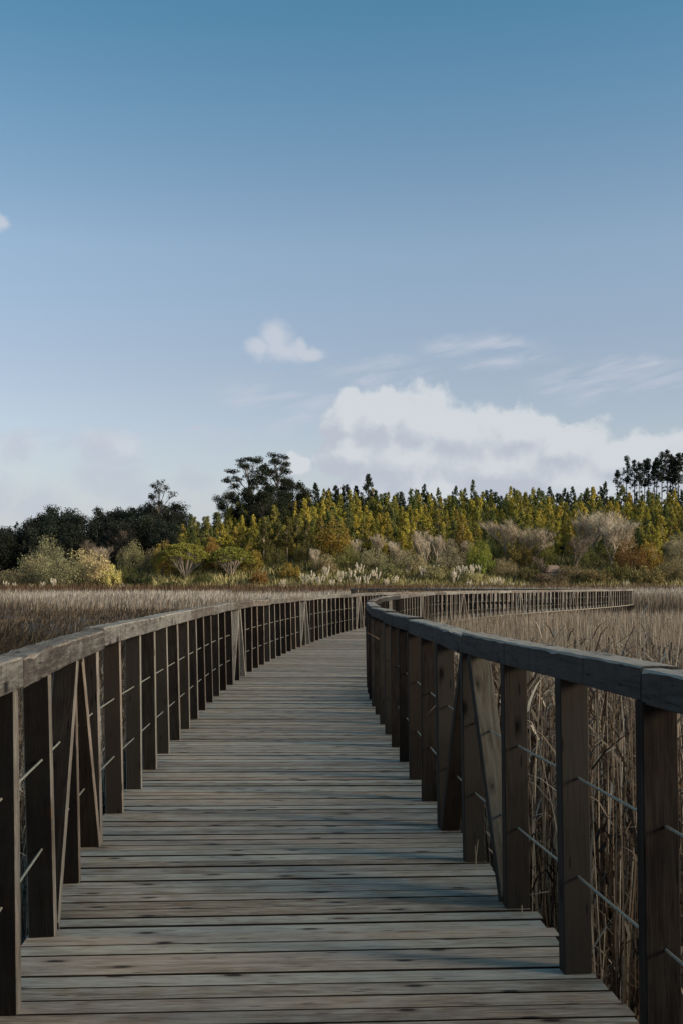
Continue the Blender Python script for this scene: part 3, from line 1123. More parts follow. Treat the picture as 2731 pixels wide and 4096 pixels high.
def gum(h=20.0, wide=6.0, crown_from=.45, nl=13, per=30, puff_r=(1.0, 1.9), flat=0.25, tr=.42, airy=1.0):
    """tall spreading tree: forked trunk, limbs reaching out to separate clouds of leaves"""
    parts, clumps = [], []
    fork = h * crown_from
    trunk = [(0, 0, -.6), (ru(-.2, .2), ru(-.2, .2), fork * .5), (ru(-.4, .4), ru(-.3, .3), fork), (ru(-.6, .6), ru(-.5, .5), h * .8)]
    parts.append(tube(trunk, [tr, tr * .8, tr * .65, tr * .25], 6))
    for i in range(nl):
        t = (i + .5) / nl
        a = i * 2.4 + ru(-.5, .5)
        z0 = fork * ru(.85, 1.0) + (h * .75 - fork) * t * .8
        z1 = fork + (h - fork) * (t * .82 + ru(.08, .2))
        prof = math.sin(math.pi * min(1, .22 + t * .72)) ** .7
        r_ = wide * prof * ru(.55, 1.0)
        end = (r_ * math.cos(a), r_ * math.sin(a), min(z1, h - .6))
        b0 = np.array(trunk[2]) * (1 - t) + np.array(trunk[3]) * t
        b0[2] = z0
        mid_ = (b0[0] * .5 + end[0] * .5, b0[1] * .5 + end[1] * .5, z0 * .45 + end[2] * .55 - .3)
        parts.append(tube([b0, mid_, end], [tr * .33, tr * .2, .05], 4))
        for q in range(3):
            e2 = (end[0] + ru(-1, 1) * wide * .22, end[1] + ru(-1, 1) * wide * .22, end[2] + ru(-.6, .9))
            parts.append(tube([mid_, ((mid_[0] + e2[0]) / 2, (mid_[1] + e2[1]) / 2, (mid_[2] + e2[2]) / 2 + .2), e2], [tr * .16, tr * .1, .03], 3))
            clumps.append((*e2, ru(*puff_r) * airy))
        clumps.append((*end, ru(*puff_r) * airy))
    cr = crown_mesh('crown', clumps, int(per * 1.8), .40, 1.2, flat=flat)
    vs, fs = join(parts)
    return cr, mesh_from('trunk', vs, fs, M_bark)


def ridge_euca(h=22.0):
    """tall slim forest eucalypt: long bare stem, narrow crown near the top"""
    clumps = []
    for i in range(44):
        t = ru(0, 1)
        z_ = h * (.56 + .44 * t)
        r_ = 2.3 * (min(1, (t + .25) / .5)) * (1 - max(0, t - .3) / .8) * math.sqrt(ru(.05, 1))
        a = ru(0, 6.28)
        clumps.append((r_ * math.cos(a), r_ * math.sin(a), z_, ru(.6, 1.0)))
    for i in range(4):
        a = ru(0, 6.28)
        clumps.append((1.3 * math.cos(a), 1.3 * math.sin(a), h * ru(.38, .54), ru(.4, .7)))
    cr = crown_mesh('crown', clumps, 30, .5, .8, droop=.7)
    tr = [tube([(0, 0, -1.0), (ru(-.2, .2), ru(-.2, .2), h * .5), (ru(-.2, .2), 0, h * .95)], [.24, .17, .04], 5)]
    for c_ in clumps[::4]:
        tr.append(tube([(0, 0, c_[2] - 1.2), (c_[0] * .6, c_[1] * .6, c_[2] - .4), c_[:3]], [.07, .05, .02], 3))
    vs, fs = join(tr)
    return cr, mesh_from('trunk', vs, fs, M_bark)


def umbrella_pine(h=7.6, wide=5.0):
    parts, clumps = [], []
    fork = h * .13
    parts.append(tube([(0, 0, -.5), (.1, 0, fork)], [.34, .30], 7))
    tips = []
    for i in range(15):
        a = i * 2.399
        q = math.sqrt((i + .5) / 15)
        r_ = wide * .80 * q
        zt = h * (.84 - .34 * q ** 2.4)
        e = np.array((r_ * math.cos(a), r_ * math.sin(a), zt))
        s_ = np.array((.15 * math.cos(a), .15 * math.sin(a), fork - .1))
        m1 = s_ * .60 + e * .40 + np.array((ru(-.3, .3), ru(-.3, .3), .15))
        m2 = s_ * .25 + e * .75 + np.array((ru(-.3, .3), ru(-.3, .3), .1))
        parts.append(tube([s_, m1, m2, e], [.15, .11, .07, .03], 5))
        for k in range(5):
            b2 = a + ru(-.5, .5)
            r2 = min(wide * .97, r_ + ru(-1.2, 1.4))
            e2 = (r2 * math.cos(b2), r2 * math.sin(b2), h * (.90 - .33 * (r2 / wide) ** 2) + ru(-.2, .2))
            parts.append(tube([m1 if k < 2 else m2, (np.array(e2) + (m1 if k < 2 else m2)) / 2 + (0, 0, -.1), e2], [.06, .04, .015], 3))
            tips.append(e2)
    for i in range(210):
        a = i * 2.399
        q = math.sqrt((i + .5) / 210)
        r_ = wide * q + ru(-.2, .2)
        clumps.append((r_ * math.cos(a), r_ * math.sin(a), h * (.95 - .40 * q ** 2.6) + ru(-.7, .15), ru(.45, .8)))
    cr = crown_mesh('crown', clumps, 44, .26, .6, flat=.45)
    vs, fs = join(parts)
    return cr, mesh_from('trunk', vs, fs, M_bark)


def bare_tree(h=9.0, spread=.55, depth=5, upright=.3, twigs=2600):
    parts, ends = [], []

    def grow(p, d, L, r_, k):
        d = d / np.linalg.norm(d)
        mid_ = p + d * L * .5 + np.array((ru(-.06, .06), ru(-.06, .06), ru(-.03, .06))) * L
        e = p + d * L + np.array((ru(-.08, .08), ru(-.08, .08), 0)) * L
        parts.append(tube([p, mid_, e], [r_, r_ * .8, r_ * .58], 4 if k > 3 else 3))
        if k <= 3:
            ends.append((p, e, k))
        if k <= 1:
            return
        for q in range(3 if k > 2 else 3):
            nd = d + np.array((ru(-1, 1), ru(-1, 1), ru(-.25, .55) + upright * .5)) * spread * 1.25
            grow(e if q else mid_, nd, L * ru(.62, .84), r_ * .58, k - 1)
    L0 = h * .25
    for s_ in range(random.choice((1, 2, 3))):
        grow(np.array((ru(-.3, .3), ru(-.3, .3), -.3)), np.array((ru(-.4, .4), ru(-.4, .4), 1.2)), L0, .19 * h / 9, depth)
    vs, fs = join(parts)
    V1 = np.array([tuple(v) for v in vs])
    top = V1[:, 2].max()
    k = h / top
    V1 = V1 * k
    tm = mesh_from('trunk', V1, fs, M_bark)
    m = twigs
    idx = rng.integers(0, len(ends), m)
    P = np.array([ends[i][0] for i in idx]) * k
    E = np.array([ends[i][1] for i in idx]) * k
    t_ = rng.random(m)[:, None]
    B = P * (1 - t_) + E * t_
    lean = rng.normal(0, .7, (m, 2))
    r = ribbons(B, rng.uniform(.5, 1.5, m) * h / 9, np.full(m, .040), lean, rng.normal(0, .2, (m, 2)), rng.uniform(0, .5, m), rng.uniform(0, 6.28, m), 2, rng.random(m))
    return mesh_tris('twigs', r[0], r[1], M_leaf, r[2]), tm


def shrub(wd=4.0, ht=3.0, n=46, leaf=.26, per=46, spiky=0.0):
    leaf, per = leaf * .72, int(per * 1.8)
    clumps = []
    for i in range(n):
        a = ru(0, 6.28)
        q = math.sqrt(ru(0, 1))
        zt = math.sqrt(max(0, 1 - (q * .92) ** 2.2))
        z_ = ht * (zt * ru(.45, 1.0) if random.random() < .75 else ru(.05, .6)) * .9
        clumps.append((wd / 2 * q * math.cos(a) * .92, wd / 2 * q * math.sin(a) * .92, z_, ru(.30, .52) * (wd + ht) / 7 * 1.15))
    cr = crown_mesh('foliage', clumps, per, leaf, .5 * (wd + ht) / 7, droop=-spiky)
    st = []
    for i in range(7):
        a = ru(0, 6.28)
        st.append(tube([(0.1 * math.cos(a), .1 * math.sin(a), -.3), (wd * .18 * math.cos(a), wd * .18 * math.sin(a), ht * .4), (wd * .3 * math.cos(a), wd * .3 * math.sin(a), ht * .7)], [.06, .04, .015], 3))
    vs, fs = join(st)
    return cr, mesh_from('stem', vs, fs, M_bark)


def gz_(x_, y_):
    return float(ground_h(np.array([x_]), np.array([y_]))[0])


def plant(name, label, cat, meshes, x_, y_, scale=1.0, color=(.06, .06, .02), bark=(.2, .17, .14), group=None, rz=None, names=('crown', 'trunk'), sz=None, dz=0.0):
    root = thing(name, label, cat, (x_, y_, gz_(x_, y_) + dz), ru(0, 6.28) if rz is None else rz, group)
    root.scale = (scale, scale, scale * (sz or 1))
    obj(names[0], meshes[0], root, color=color)
    obj(names[1], meshes[1], root, color=bark)
    return root


def at_px(px, dist):
    return (px - 1365.5) / FPX * dist


def jit(c_, s=.15):
    k = 1 + random.uniform(-s, s)
    return tuple(max(0.004, q * k * (1 + random.uniform(-s, s) * .4)) for q in c_)


# --- the plantation on the slope
MARKS = [(120, 'at the far open end'), (230, 'over the grey willow'), (330, 'over the straw coloured willow'), (430, 'over the blond bush'), (520, 'over the dark olive scrub'), (600, 'near the pale olive bush'), (690, 'by the golden bush'),
         (790, 'over the larger umbrella pine'), (870, 'between the umbrella pines'), (960, 'over the smaller umbrella pine'), (1040, 'below the flat topped gum'), (1130, 'below the ragged gum'),
         (1210, 'over the ochre bush'), (1290, 'over the pampas start'), (1380, 'by the orange gold tree'), (1450, 'over the first silver sapling'), (1530, 'over the widest bare sapling'), (1610, 'past the widest bare tree'),
         (1680, 'over the tallest silver sapling'), (1760, 'over the twin stemmed sapling'), (1850, 'short of the lime bushes'), (1950, 'over the lime bushes'), (2040, 'over the first big bare tree'), (2130, 'past the first big bare tree'),
         (2220, 'over the hut'), (2310, 'past the hut'), (2400, 'over the domed bare tree'), (2480, 'below the outermost ridge tree'), (2560, 'over the russet bush'), (2650, 'over the orange bush'), (9999, 'under the outer ridge trees')]


def mark_at(px):
    return next(m for lim, m in MARKS if px < lim)


_used = {}


def unique(label):
    """a label met before gets told apart by what stands next to it"""
    k = _used.get(label, 0)
    _used[label] = k + 1
    return label if k == 0 else label + (', next along', ', third along', ', fourth along', ', fifth along', ', sixth along')[min(k - 1, 4)]


EU = [eucalyptus(ru(6.8, 8.8), ru(1.45, 1.95), ru(.02, .10)) for _ in range(9)] + [eucalyptus(ru(6.2, 7.4), ru(2.2, 2.7), .02) for _ in range(3)]
rows = [(257, 'lowest'), (264, 'second'), (271, 'third'), (278, 'fourth'), (285, 'fifth'), (292, 'sixth'), (299, 'seventh'), (306, 'eighth'), (314, 'ninth'), (322, 'tenth'), (331, 'eleventh'), (341, 'topmost')]
sites = []
for ri, (yy, rname) in enumerate(rows):
    wd = yy * 0.335
    xx = -wd * (0.46 if ri < 5 else .40)
    if ri >= 7:
        xx = -wd * 0.30
    while xx < wd:
        x_, y_ = xx + ru(-.8, .8), yy + ru(-3.5, 3.5)
        px = 1365 + x_ / y_ * FPX
        xx += ru(2.3, 3.6) if ri < 8 else ru(1.5, 2.5)
        if ri == 0 and px > 1330 and random.random() < .45:
            continue
        if ri <= 2 and px < 700:
            continue
        q = random.random()
        gold = (.35, .275, .048)
        olive = (.235, .205, .042)
        green = (.10, .11, .036)
        deep = (.034, .044, .022)
        if q < .32:
            c_, hue = jit(gold), 'golden olive'
        elif q < .68:
            c_, hue = jit(olive), 'olive green'
        elif q < .95:
            c_, hue = jit(green), 'mid green'
        else:
            c_, hue = jit((.20, .145, .035)), 'rust tinged'
        if ri >= 10 and q < .6:
            c_, hue = jit(deep), 'dark green'
        where = mark_at(px)
        sc_, sz_ = ru(.74, 1.25), ru(.78, 1.25)
        build = ('broad ' if sc_ > .98 else 'slight ') + ('tall' if sz_ > 1.01 else 'squat')
        sites.append((y_, x_, sc_, sz_, c_, f'{hue} {build} eucalyptus, {rname} row, {where}'))
sites.sort(key=lambda q: q[0])
far_parts = []
for k_, (y_, x_, sc_, sz_, c_, lb_) in enumerate(sites):
    if k_ < 296:
        plant('eucalyptus_tree', unique(lb_), 'tree', EU[random.randrange(12)], x_, y_, sc_, c_, (.16, .13, .10), 'young eucalyptus trees of the hillside plantation', sz=sz_)
    else:
        far_parts.append((x_, y_, sc_, sz_, c_))
# the rows past three hundred trees, up to the ridge: one object
V_, T_, C_ = [], [], []
off_ = 0
for (x_, y_, sc_, sz_, c_) in far_parts:
    me = EU[random.randrange(12)][0]
    nv = len(me.vertices)
    co = np.empty(nv * 3, dtype=np.float32)
    me.vertices.foreach_get('co', co)
    co = co.reshape(-1, 4, 3)[::2].reshape(-1, 3)
    mid_ = np.repeat(co.reshape(-1, 4, 3).mean(1), 4, 0)
    co = (mid_ + (co - mid_) * 1.35) * np.array([sc_, sc_, sc_ * sz_])
    a = ru(0, 6.28)
    co = np.stack([co[:, 0] * math.cos(a) - co[:, 1] * math.sin(a) + x_, co[:, 0] * math.sin(a) + co[:, 1] * math.cos(a) + y_, co[:, 2] + gz_(x_, y_)], 1)
    q_ = np.arange(len(co) // 4) * 4 + off_
    T_.append(np.concatenate([np.stack([q_, q_ + 1, q_ + 2], 1), np.stack([q_, q_ + 2, q_ + 3], 1)]))
    V_.append(co)
    C_.append(np.tile(np.array([*c_, 1.0], dtype=np.float32), (len(co), 1)))
    off_ += len(co)
print('sites', len(sites))
V_, T_, C_ = np.concatenate(V_), np.concatenate(T_), np.concatenate(C_)
me = mesh_tris('upper_plantation', V_, T_, M_leaf_far, rng.random(len(V_) // 4).repeat(4))
ca = me.attributes.new('tint', 'FLOAT_COLOR', 'POINT')
ca.data.foreach_set('color', C_.ravel())
up = obj('upper_plantation', me)
up['kind'] = 'stuff'
up['label'] = 'topmost rows of the eucalyptus plantation along the ridge'


# --- dark wood on the left shoulder, cloud shade put into its leaf colour
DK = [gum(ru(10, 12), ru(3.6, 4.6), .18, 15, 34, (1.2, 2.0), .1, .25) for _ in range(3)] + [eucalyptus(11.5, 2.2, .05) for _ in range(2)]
left_sil = [(-160, 308), (20, 300), (120, 306), (210, 312), (300, 308), (400, 304), (490, 306), (570, 300), (660, 306)]
for ri, yy in enumerate((262, 275, 289, 304, 318)):
    xx = at_px(-260, yy)
    while xx < at_px(720 if ri < 3 else 760, yy):
        x_, y_ = xx + ru(-1, 1), yy + ru(-4, 4)
        xx += ru(4.0, 5.8)
        px = 1365 + x_ / y_ * FPX
        j = random.randrange(3) if random.random() < .72 else random.randrange(3, 5)
        plant('dark_tree', unique(f'{"broad" if j < 3 else "pointed"} shade darkened evergreen, {("lowest","second","third","fourth","topmost")[ri]} dark row, {mark_at(px)}'), 'tree', DK[j], x_, y_,
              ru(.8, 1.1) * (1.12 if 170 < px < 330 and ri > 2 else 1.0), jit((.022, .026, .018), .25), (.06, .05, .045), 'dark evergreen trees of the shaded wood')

# --- big trees that stand out of the skyline
lone = gum(18, 4.2, .50, 11, 30, (.75, 1.3), .2, .34)
plant('gum_tree', 'tall airy lone gum tree with open crown against the sky', 'tree', lone, at_px(640, 300), 300, 1.0, (.026, .030, .016), (.12, .10, .085), rz=.4)
big1 = gum(22, 7.0, .40, 20, 40, (1.15, 1.8), .55, .5)
big2 = gum(22.5, 5.6, .36, 20, 40, (1.05, 1.65), .35, .5)
big3 = gum(17, 6.0, .22, 18, 44, (1.3, 2.3), .1, .4)
plant('gum_tree', 'flat topped giant gum tree, highest of the dark clump on the hill', 'tree', big1, at_px(995, 322), 322, 1.0, (.022, .026, .014), (.10, .085, .07), rz=2.0)
plant('gum_tree', 'giant gum tree with ragged leaning top beside the flat topped one', 'tree', big2, at_px(1110, 326), 326, 1.0, (.022, .026, .014), (.10, .085, .07), rz=.9)
for px, yy, s_, lb in [(915, 312, .78, 'broad dark tree low on the near flank of the giant gums'), (1010, 308, .78, 'broad dark tree directly under the flat topped giant gum'),
                       (1100, 306, .86, 'broad dark tree under the ragged giant gum'), (1170, 318, .90, 'broad dark tree between the giant gums and the pointed ridge conifers'),
                       (1050, 296, .8, 'low broad dark tree in front of the giant gum clump')]:
    plant('broad_tree', lb, 'tree', big3, at_px(px, yy), yy, s_, jit((.024, .028, .015)), (.08, .07, .06), 'dark broad trees under the giant gums')
for k, (px, tp) in enumerate([(1215, 1925), (1262, 1915), (1310, 1930), (1345, 1918), (1385, 1922), (1425, 1915), (1505, 1945), (1240, 1990), (1330, 1985), (1400, 1985)]):
    yy = 336 + ru(-3, 3)
    x_ = at_px(px, yy)
    top_z = EYE + (2345 - tp) / FPX * yy
    s_ = (top_z - gz_(x_, yy)) / 8.2
    plant('ridge_tree', f'dark pointed ridge tree, number {("one","two","three","four","five","six","seven","eight","nine","ten")[k]} outward from the giant gums', 'tree', EU[k % 9], x_, yy, s_ * .92, jit((.024, .030, .017)), (.08, .07, .06), 'dark pointed trees on the ridge')
x_ = at_px(1472, 334)
plant('ridge_tree', 'tallest dark double pointed tree alone on the ridge', 'tree', EU[3], x_, 334, (EYE + (2345 - 1893) / FPX * 334 - gz_(x_, 334)) / 8.2, (.024, .030, .017), (.08, .07, .06), sz=1.05)

RE = [ridge_euca(ru(20, 23)) for _ in range(5)]
ridge = [(2468, 1880), (2505, 1835), (2535, 1850), (2555, 1840), (2590, 1822), (2615, 1850), (2645, 1820), (2665, 1812), (2690, 1815), (2712, 1800), (2735, 1812), (2765, 1800), (2800, 1805), (2840, 1795), (2880, 1810),
         (2625, 1830), (2680, 1830), (2575, 1850), (2700, 1835)]
for k, (px, tp) in enumerate(ridge):
    yy = 352 + (k % 3) * 4
    x_ = at_px(px, yy)
    s_ = (EYE + (2345 - tp) / FPX * yy - gz_(x_, yy)) / 21.5
    lb = 'slim ridge eucalyptus with bare stem, standing outermost against the sky' if k == 0 else f'tall bare stemmed ridge eucalyptus, {("second","third","fourth","fifth","sixth","seventh","eighth","ninth","tenth","eleventh","twelfth","thirteenth","fourteenth","fifteenth","sixteenth","seventeenth","eighteenth","nineteenth")[k-1]} in from the outermost one'
    plant('tall_eucalyptus', lb, 'tree', RE[k % 5], x_, yy, s_, jit((.022, .027, .016)), (.09, .08, .07), 'tall eucalyptus trees on the ridge')

# --- the two umbrella pines
UP = umbrella_pine()
plant('umbrella_pine', 'larger umbrella pine with bright green dome and fanned pale limbs', 'tree', UP, at_px(742, 243), 243, 1.16, (.22, .20, .040), (.46, .38, .30), rz=.3, dz=-.2)
plant('umbrella_pine', 'smaller lower umbrella pine half sunk in scrub', 'tree', umbrella_pine(6.4, 4.6), at_px(925, 244), 244, 1.14, (.19, .185, .038), (.42, .35, .28), rz=1.9, dz=-.3)

# --- shrubs at the foot of the hill
SH = {'round': [shrub(7, 4.6, 80, .24, 44) for _ in range(3)], 'low': [shrub(4.5, 2.6, 50, .24, 44) for _ in range(3)], 'tall': [shrub(4.2, 5.4, 70, .24, 42, .4) for _ in range(3)]}
shrubs = [  # px, distance, width m, height m, kind, colour, label
    (-60, 240, 8, 3.6, 'round', (.11, .095, .050), 'brownish willow shrub cut by the picture edge'),
    (70, 238, 7, 3.2, 'round', (.10, .088, .046), 'low brown grey willow shrub at the marsh edge'),
    (165, 242, 8, 4.6, 'round', (.15, .125, .062), 'tan willow shrub behind the low brown one'),
    (235, 237, 8.5, 5.0, 'round', (.13, .118, .062), 'large grey olive rounded willow at the marsh edge'),
    (315, 242, 6.5, 5.4, 'round', (.27, .215, .105), 'pale straw coloured willow beside the large grey one'),
    (395, 238, 5.2, 5.4, 'tall', (.30, .235, .12), 'cream blond bush, palest of the willow clump'),
    (440, 237, 4.6, 3.4, 'low', (.24, .205, .07), 'low yellow bush at the end of the willow clump'),
    (175, 252, 7, 6.8, 'round', (.10, .095, .052), 'rounded drab bush rising behind the willows'),
    (500, 240, 5, 3.8, 'round', (.060, .058, .020), 'dark olive scrub bush between willows and pine'),
    (525, 250, 6, 6.4, 'round', (.145, .125, .060), 'pale olive rounded bush behind the dark scrub'),
    (560, 238, 5, 3.0, 'low', (.020, .026, .010), 'near black evergreen scrub below the pale olive bush'),
    (650, 244, 4.4, 7.2, 'tall', (.17, .125, .028), 'golden bush at the outer flank of the larger pine'),
    (625, 248, 5, 5.2, 'round', (.12, .095, .055), 'brown grey bush below the golden one'),
    (655, 236, 2.2, 2.2, 'low', (.055, .070, .022), 'small round green bush alone on the bank'),
    (690, 238, 3.6, 1.5, 'low', (.022, .028, .010), 'dark shrub under the larger umbrella pine'),
    (822, 239, 3.6, 2.6, 'round', (.045, .050, .016), 'dark green shrub between the two pines'),
    (850, 250, 4, 6.8, 'tall', (.15, .085, .022), 'rusty bush rising between the two pines'),
    (905, 236, 4, 1.5, 'low', (.024, .032, .010), 'dark shrub under the smaller umbrella pine'),
    (1000, 246, 4.5, 6.0, 'tall', (.155, .115, .024), 'golden leafy bush beside the smaller pine'),
    (1040, 238, 4, 3.0, 'low', (.14, .075, .022), 'low orange brown bush beside the smaller pine'),
    (1160, 240, 4.2, 3.6, 'low', (.15, .105, .022), 'bright ochre bush at the start of the pampas'),
    (1100, 249, 5, 5, 'round', (.070, .066, .022), 'olive bush under the slender stems'),
    (1340, 252, 6.5, 9.0, 'tall', (.16, .105, .022), 'orange gold autumn tree like bush in the plantation edge'),
    (1300, 243, 4, 4.4, 'tall', (.21, .17, .085), 'pale straw bush behind the pampas plumes'),
    (1385, 246, 6, 5.0, 'round', (.12, .115, .035), 'yellow green bush below the bare saplings'),
    (1430, 238, 4.5, 2.2, 'low', (.075, .075, .026), 'low green scrub between pampas clumps'),
    (1490, 245, 6, 4.6, 'round', (.19, .16, .085), 'dry beige thicket under the bare saplings'),
    (1560, 240, 6, 3.4, 'low', (.14, .125, .055), 'dry olive thicket behind the second pampas clump'),
    (1640, 243, 7, 4.8, 'round', (.20, .165, .09), 'wide beige thicket in the middle of the slope foot'),
    (1720, 239, 5, 3.2, 'low', (.17, .145, .07), 'straw thicket beside the leaning pale trunk'),
    (1800, 245, 6, 5.2, 'round', (.18, .15, .085), 'beige grey thicket below the tall saplings'),
    (1910, 246, 5.4, 6.2, 'round', (.14, .145, .026), 'lime yellow rounded bush, brightest on the slope'),
    (1935, 242, 4.2, 4.2, 'low', (.11, .125, .024), 'second lime bush in front of the brightest one'),
    (1880, 238, 5, 2.6, 'low', (.22, .19, .085), 'low straw brush behind pampas near the lime bushes'),
    (2015, 242, 5.5, 4.0, 'round', (.17, .135, .075), 'tan brush mound below the first big bare tree'),
    (2080, 247, 5, 6.4, 'tall', (.13, .10, .030), 'ochre green bush inside the first big bare tree'),
    (2115, 240, 4.6, 3.2, 'low', (.095, .080, .030), 'drab bush before the hut'),
    (2165, 248, 5, 6.6, 'tall', (.12, .115, .032), 'olive bush behind the hut roof'),
    (2200, 237.5, 6.5, 3.0, 'low', (.105, .078, .045), 'brown brush hiding the hut wall'),
    (2275, 240, 5.4, 3.2, 'low', (.12, .092, .048), 'brown brush under the dark bare tree'),
    (2340, 246, 5, 4.8, 'round', (.085, .082, .026), 'green bush between the bare trees'),
    (2380, 238, 6, 2.9, 'low', (.14, .105, .045), 'tan low brush near the end of the far railing'),
    (2520, 243, 6.6, 6.4, 'round', (.105, .058, .018), 'large russet brown round bush'),
    (2470, 239, 5, 3.4, 'low', (.085, .075, .026), 'olive brush at the foot of the russet bush'),
    (2600, 246, 4.5, 5.6, 'tall', (.15, .095, .020), 'orange bush beside the russet one'),
    (2590, 238, 6, 3.6, 'low', (.14, .11, .044), 'ochre brush below the orange bush'),
    (2690, 240, 6, 4.4, 'round', (.15, .12, .058), 'tan brush at the edge under the ridge trees'),
    (2720, 248, 6, 6.6, 'round', (.18, .155, .085), 'pale grey beige bush at the picture edge'),
    (2800, 242, 7, 5, 'round', (.13, .105, .05), 'tan bush beyond the picture edge'),
    (2435, 250, 5, 5, 'round', (.12, .108, .036), 'yellow olive bush behind the brush near the far railing'),
    (1230, 250, 5, 5.5, 'round', (.075, .066, .022), 'dark olive bush behind the pampas start'),
    (1960, 250, 5, 5.5, 'round', (.080, .085, .028), 'green bush behind the lime ones'),
]
for (px, yy, wd, ht, kind, c_, lb) in shrubs:
    j = random.randrange(3)
    bw, bh = {'round': (7, 4.6), 'low': (4.5, 2.6), 'tall': (4.2, 5.4)}[kind]
    x_ = at_px(px, yy)
    root = thing('shrub', lb, 'shrub', (x_, yy, gz_(x_, yy) - .1), ru(0, 6.28), 'shrubs at the foot of the hill')
    big = 1.28 if px < 480 else 1.0
    root.scale = (wd / bw * 1.25 * big, wd / bw * 1.25, ht / bh * 1.28 * (big + .04))
    obj('foliage', SH[kind][j][0], root, color=jit(tuple(q * (1.9 if px < 480 else 1.6) for q in c_), .06))
    obj('stem', SH[kind][j][1], root, color=(.12, .10, .08))

# --- leafless trees
BT_ = [bare_tree(9, .60, 5, .30, 2400), bare_tree(9, .66, 5, .20, 2600), bare_tree(9, .52, 5, .45, 2000)]
BS = [bare_tree(8, .34, 4, .9, 900), bare_tree(8, .40, 4, .8, 1000), bare_tree(7, .34, 4, 1.0, 800)]
GREY, SILV, BRN = (.47, .375, .265), (.60, .50, .37), (.22, .17, .125)
for (px, yy, tp, kind, c_, lb) in [
    (335, 258, 2165, 0, BRN, 'dull grey leafless tree over the willow shrubs'), (418, 252, 2188, 1, GREY, 'lighter leafless tree between willows and dark wood'),
    (490, 262, 2120, 1, BRN, 'dim leafless tree in front of the dark wood'), (540, 268, 2105, 0, BRN, 'dim high leafless tree below the lone gum'),
    (1270, 246, 2195, 2, SILV, 'small pale leafless tree beside the orange gold tree'),
    (1425, 250, 2160, 3, SILV, 'slim silver sapling, first of the bare row'), (1500, 251, 2140, 0, GREY, 'widest leafless tree in the bare sapling row'), (1560, 252, 2165, 4, GREY, 'grey sapling just past the widest one'),
    (1580, 247, 2170, 2, SILV, 'pale low branched leafless tree in the sapling row'), (1665, 252, 2125, 3, SILV, 'tallest silver sapling of the bare row'), (1690, 249, 2150, 4, SILV, 'sapling close beside the tallest silver one'),
    (1720, 252, 2140, 5, SILV, 'upright sapling between tall silver and twin stems'), (1755, 250, 2142, 3, SILV, 'sapling with twin pale stems'), (1800, 252, 2155, 4, GREY, 'grey sapling before the lime bushes'), (1850, 250, 2165, 0, GREY, 'low spreading bare tree beside the lime bushes'),
    (1640, 240, 2258, 2, SILV, 'short crooked pale tree leaning by the reeds'),
    (2035, 248, 2085, 0, GREY, 'big pale leafless tree, nearest to the lime bushes'), (2110, 247, 2110, 1, GREY, 'big spreading leafless tree with some ochre leaves'), (2165, 240, 2230, 2, BRN, 'small dark leafless tree beside the hut'),
    (2290, 242, 2150, 0, BRN, 'dark multi stemmed leafless tree behind the hut'), (2380, 254, 2045, 1, SILV, 'highest broad domed leafless tree on the slope'), (2440, 247, 2090, 0, SILV, 'silver leafless tree with leaning pale trunk'),
    (2490, 250, 2105, 1, GREY, 'grey leafless tree between silver one and russet bush'), (2600, 247, 2190, 5, SILV, 'thin pale sapling beside the orange bush'), (2660, 250, 2170, 0, GREY, 'leafless tree below the ridge trees'), (2720, 250, 2160, 1, GREY, 'leafless tree cut by the edge below the ridge trees'),
    (1410, 254, 2190, 5, GREY, 'thin grey sapling at the thicket edge'), (2315, 256, 2070, 0, GREY, 'leafless tree behind the highest domed one'),
]:
    ms = BT_[kind] if kind < 3 else BS[kind - 3]
    hb = 9 if kind < 3 else (8, 8, 7)[kind - 3]
    x_ = at_px(px, yy)
    s_ = (EYE + (2345 - tp) / FPX * yy - gz_(x_, yy)) / hb
    plant('bare_tree', lb, 'tree', ms, x_, yy, s_, c_, tuple(q * .62 for q in c_), 'leafless trees at the foot of the hill', names=('twigs', 'trunk'))

# slender pale stems at the plantation's front edge
for k, px in enumerate((1055, 1150, 1225, 1060, 1110, 1190)):
    yy = 250 + k * .8
    plant('slender_eucalyptus', ('leaning twin stemmed eucalyptus at the plantation front', 'straight pale stemmed eucalyptus above the ochre bush', 'straight brown stemmed eucalyptus nearest the pampas',
                                 'thin eucalyptus just behind the leaning twin', 'thin eucalyptus between the leaning and straight stems', 'thin eucalyptus behind the ochre bush')[k], 'tree',
          eucalyptus(11, 1.7, .42), at_px(px, yy), yy, ru(.95, 1.1), jit((.10, .09, .028)), (.34, .27, .20), 'slender front eucalyptus trees')


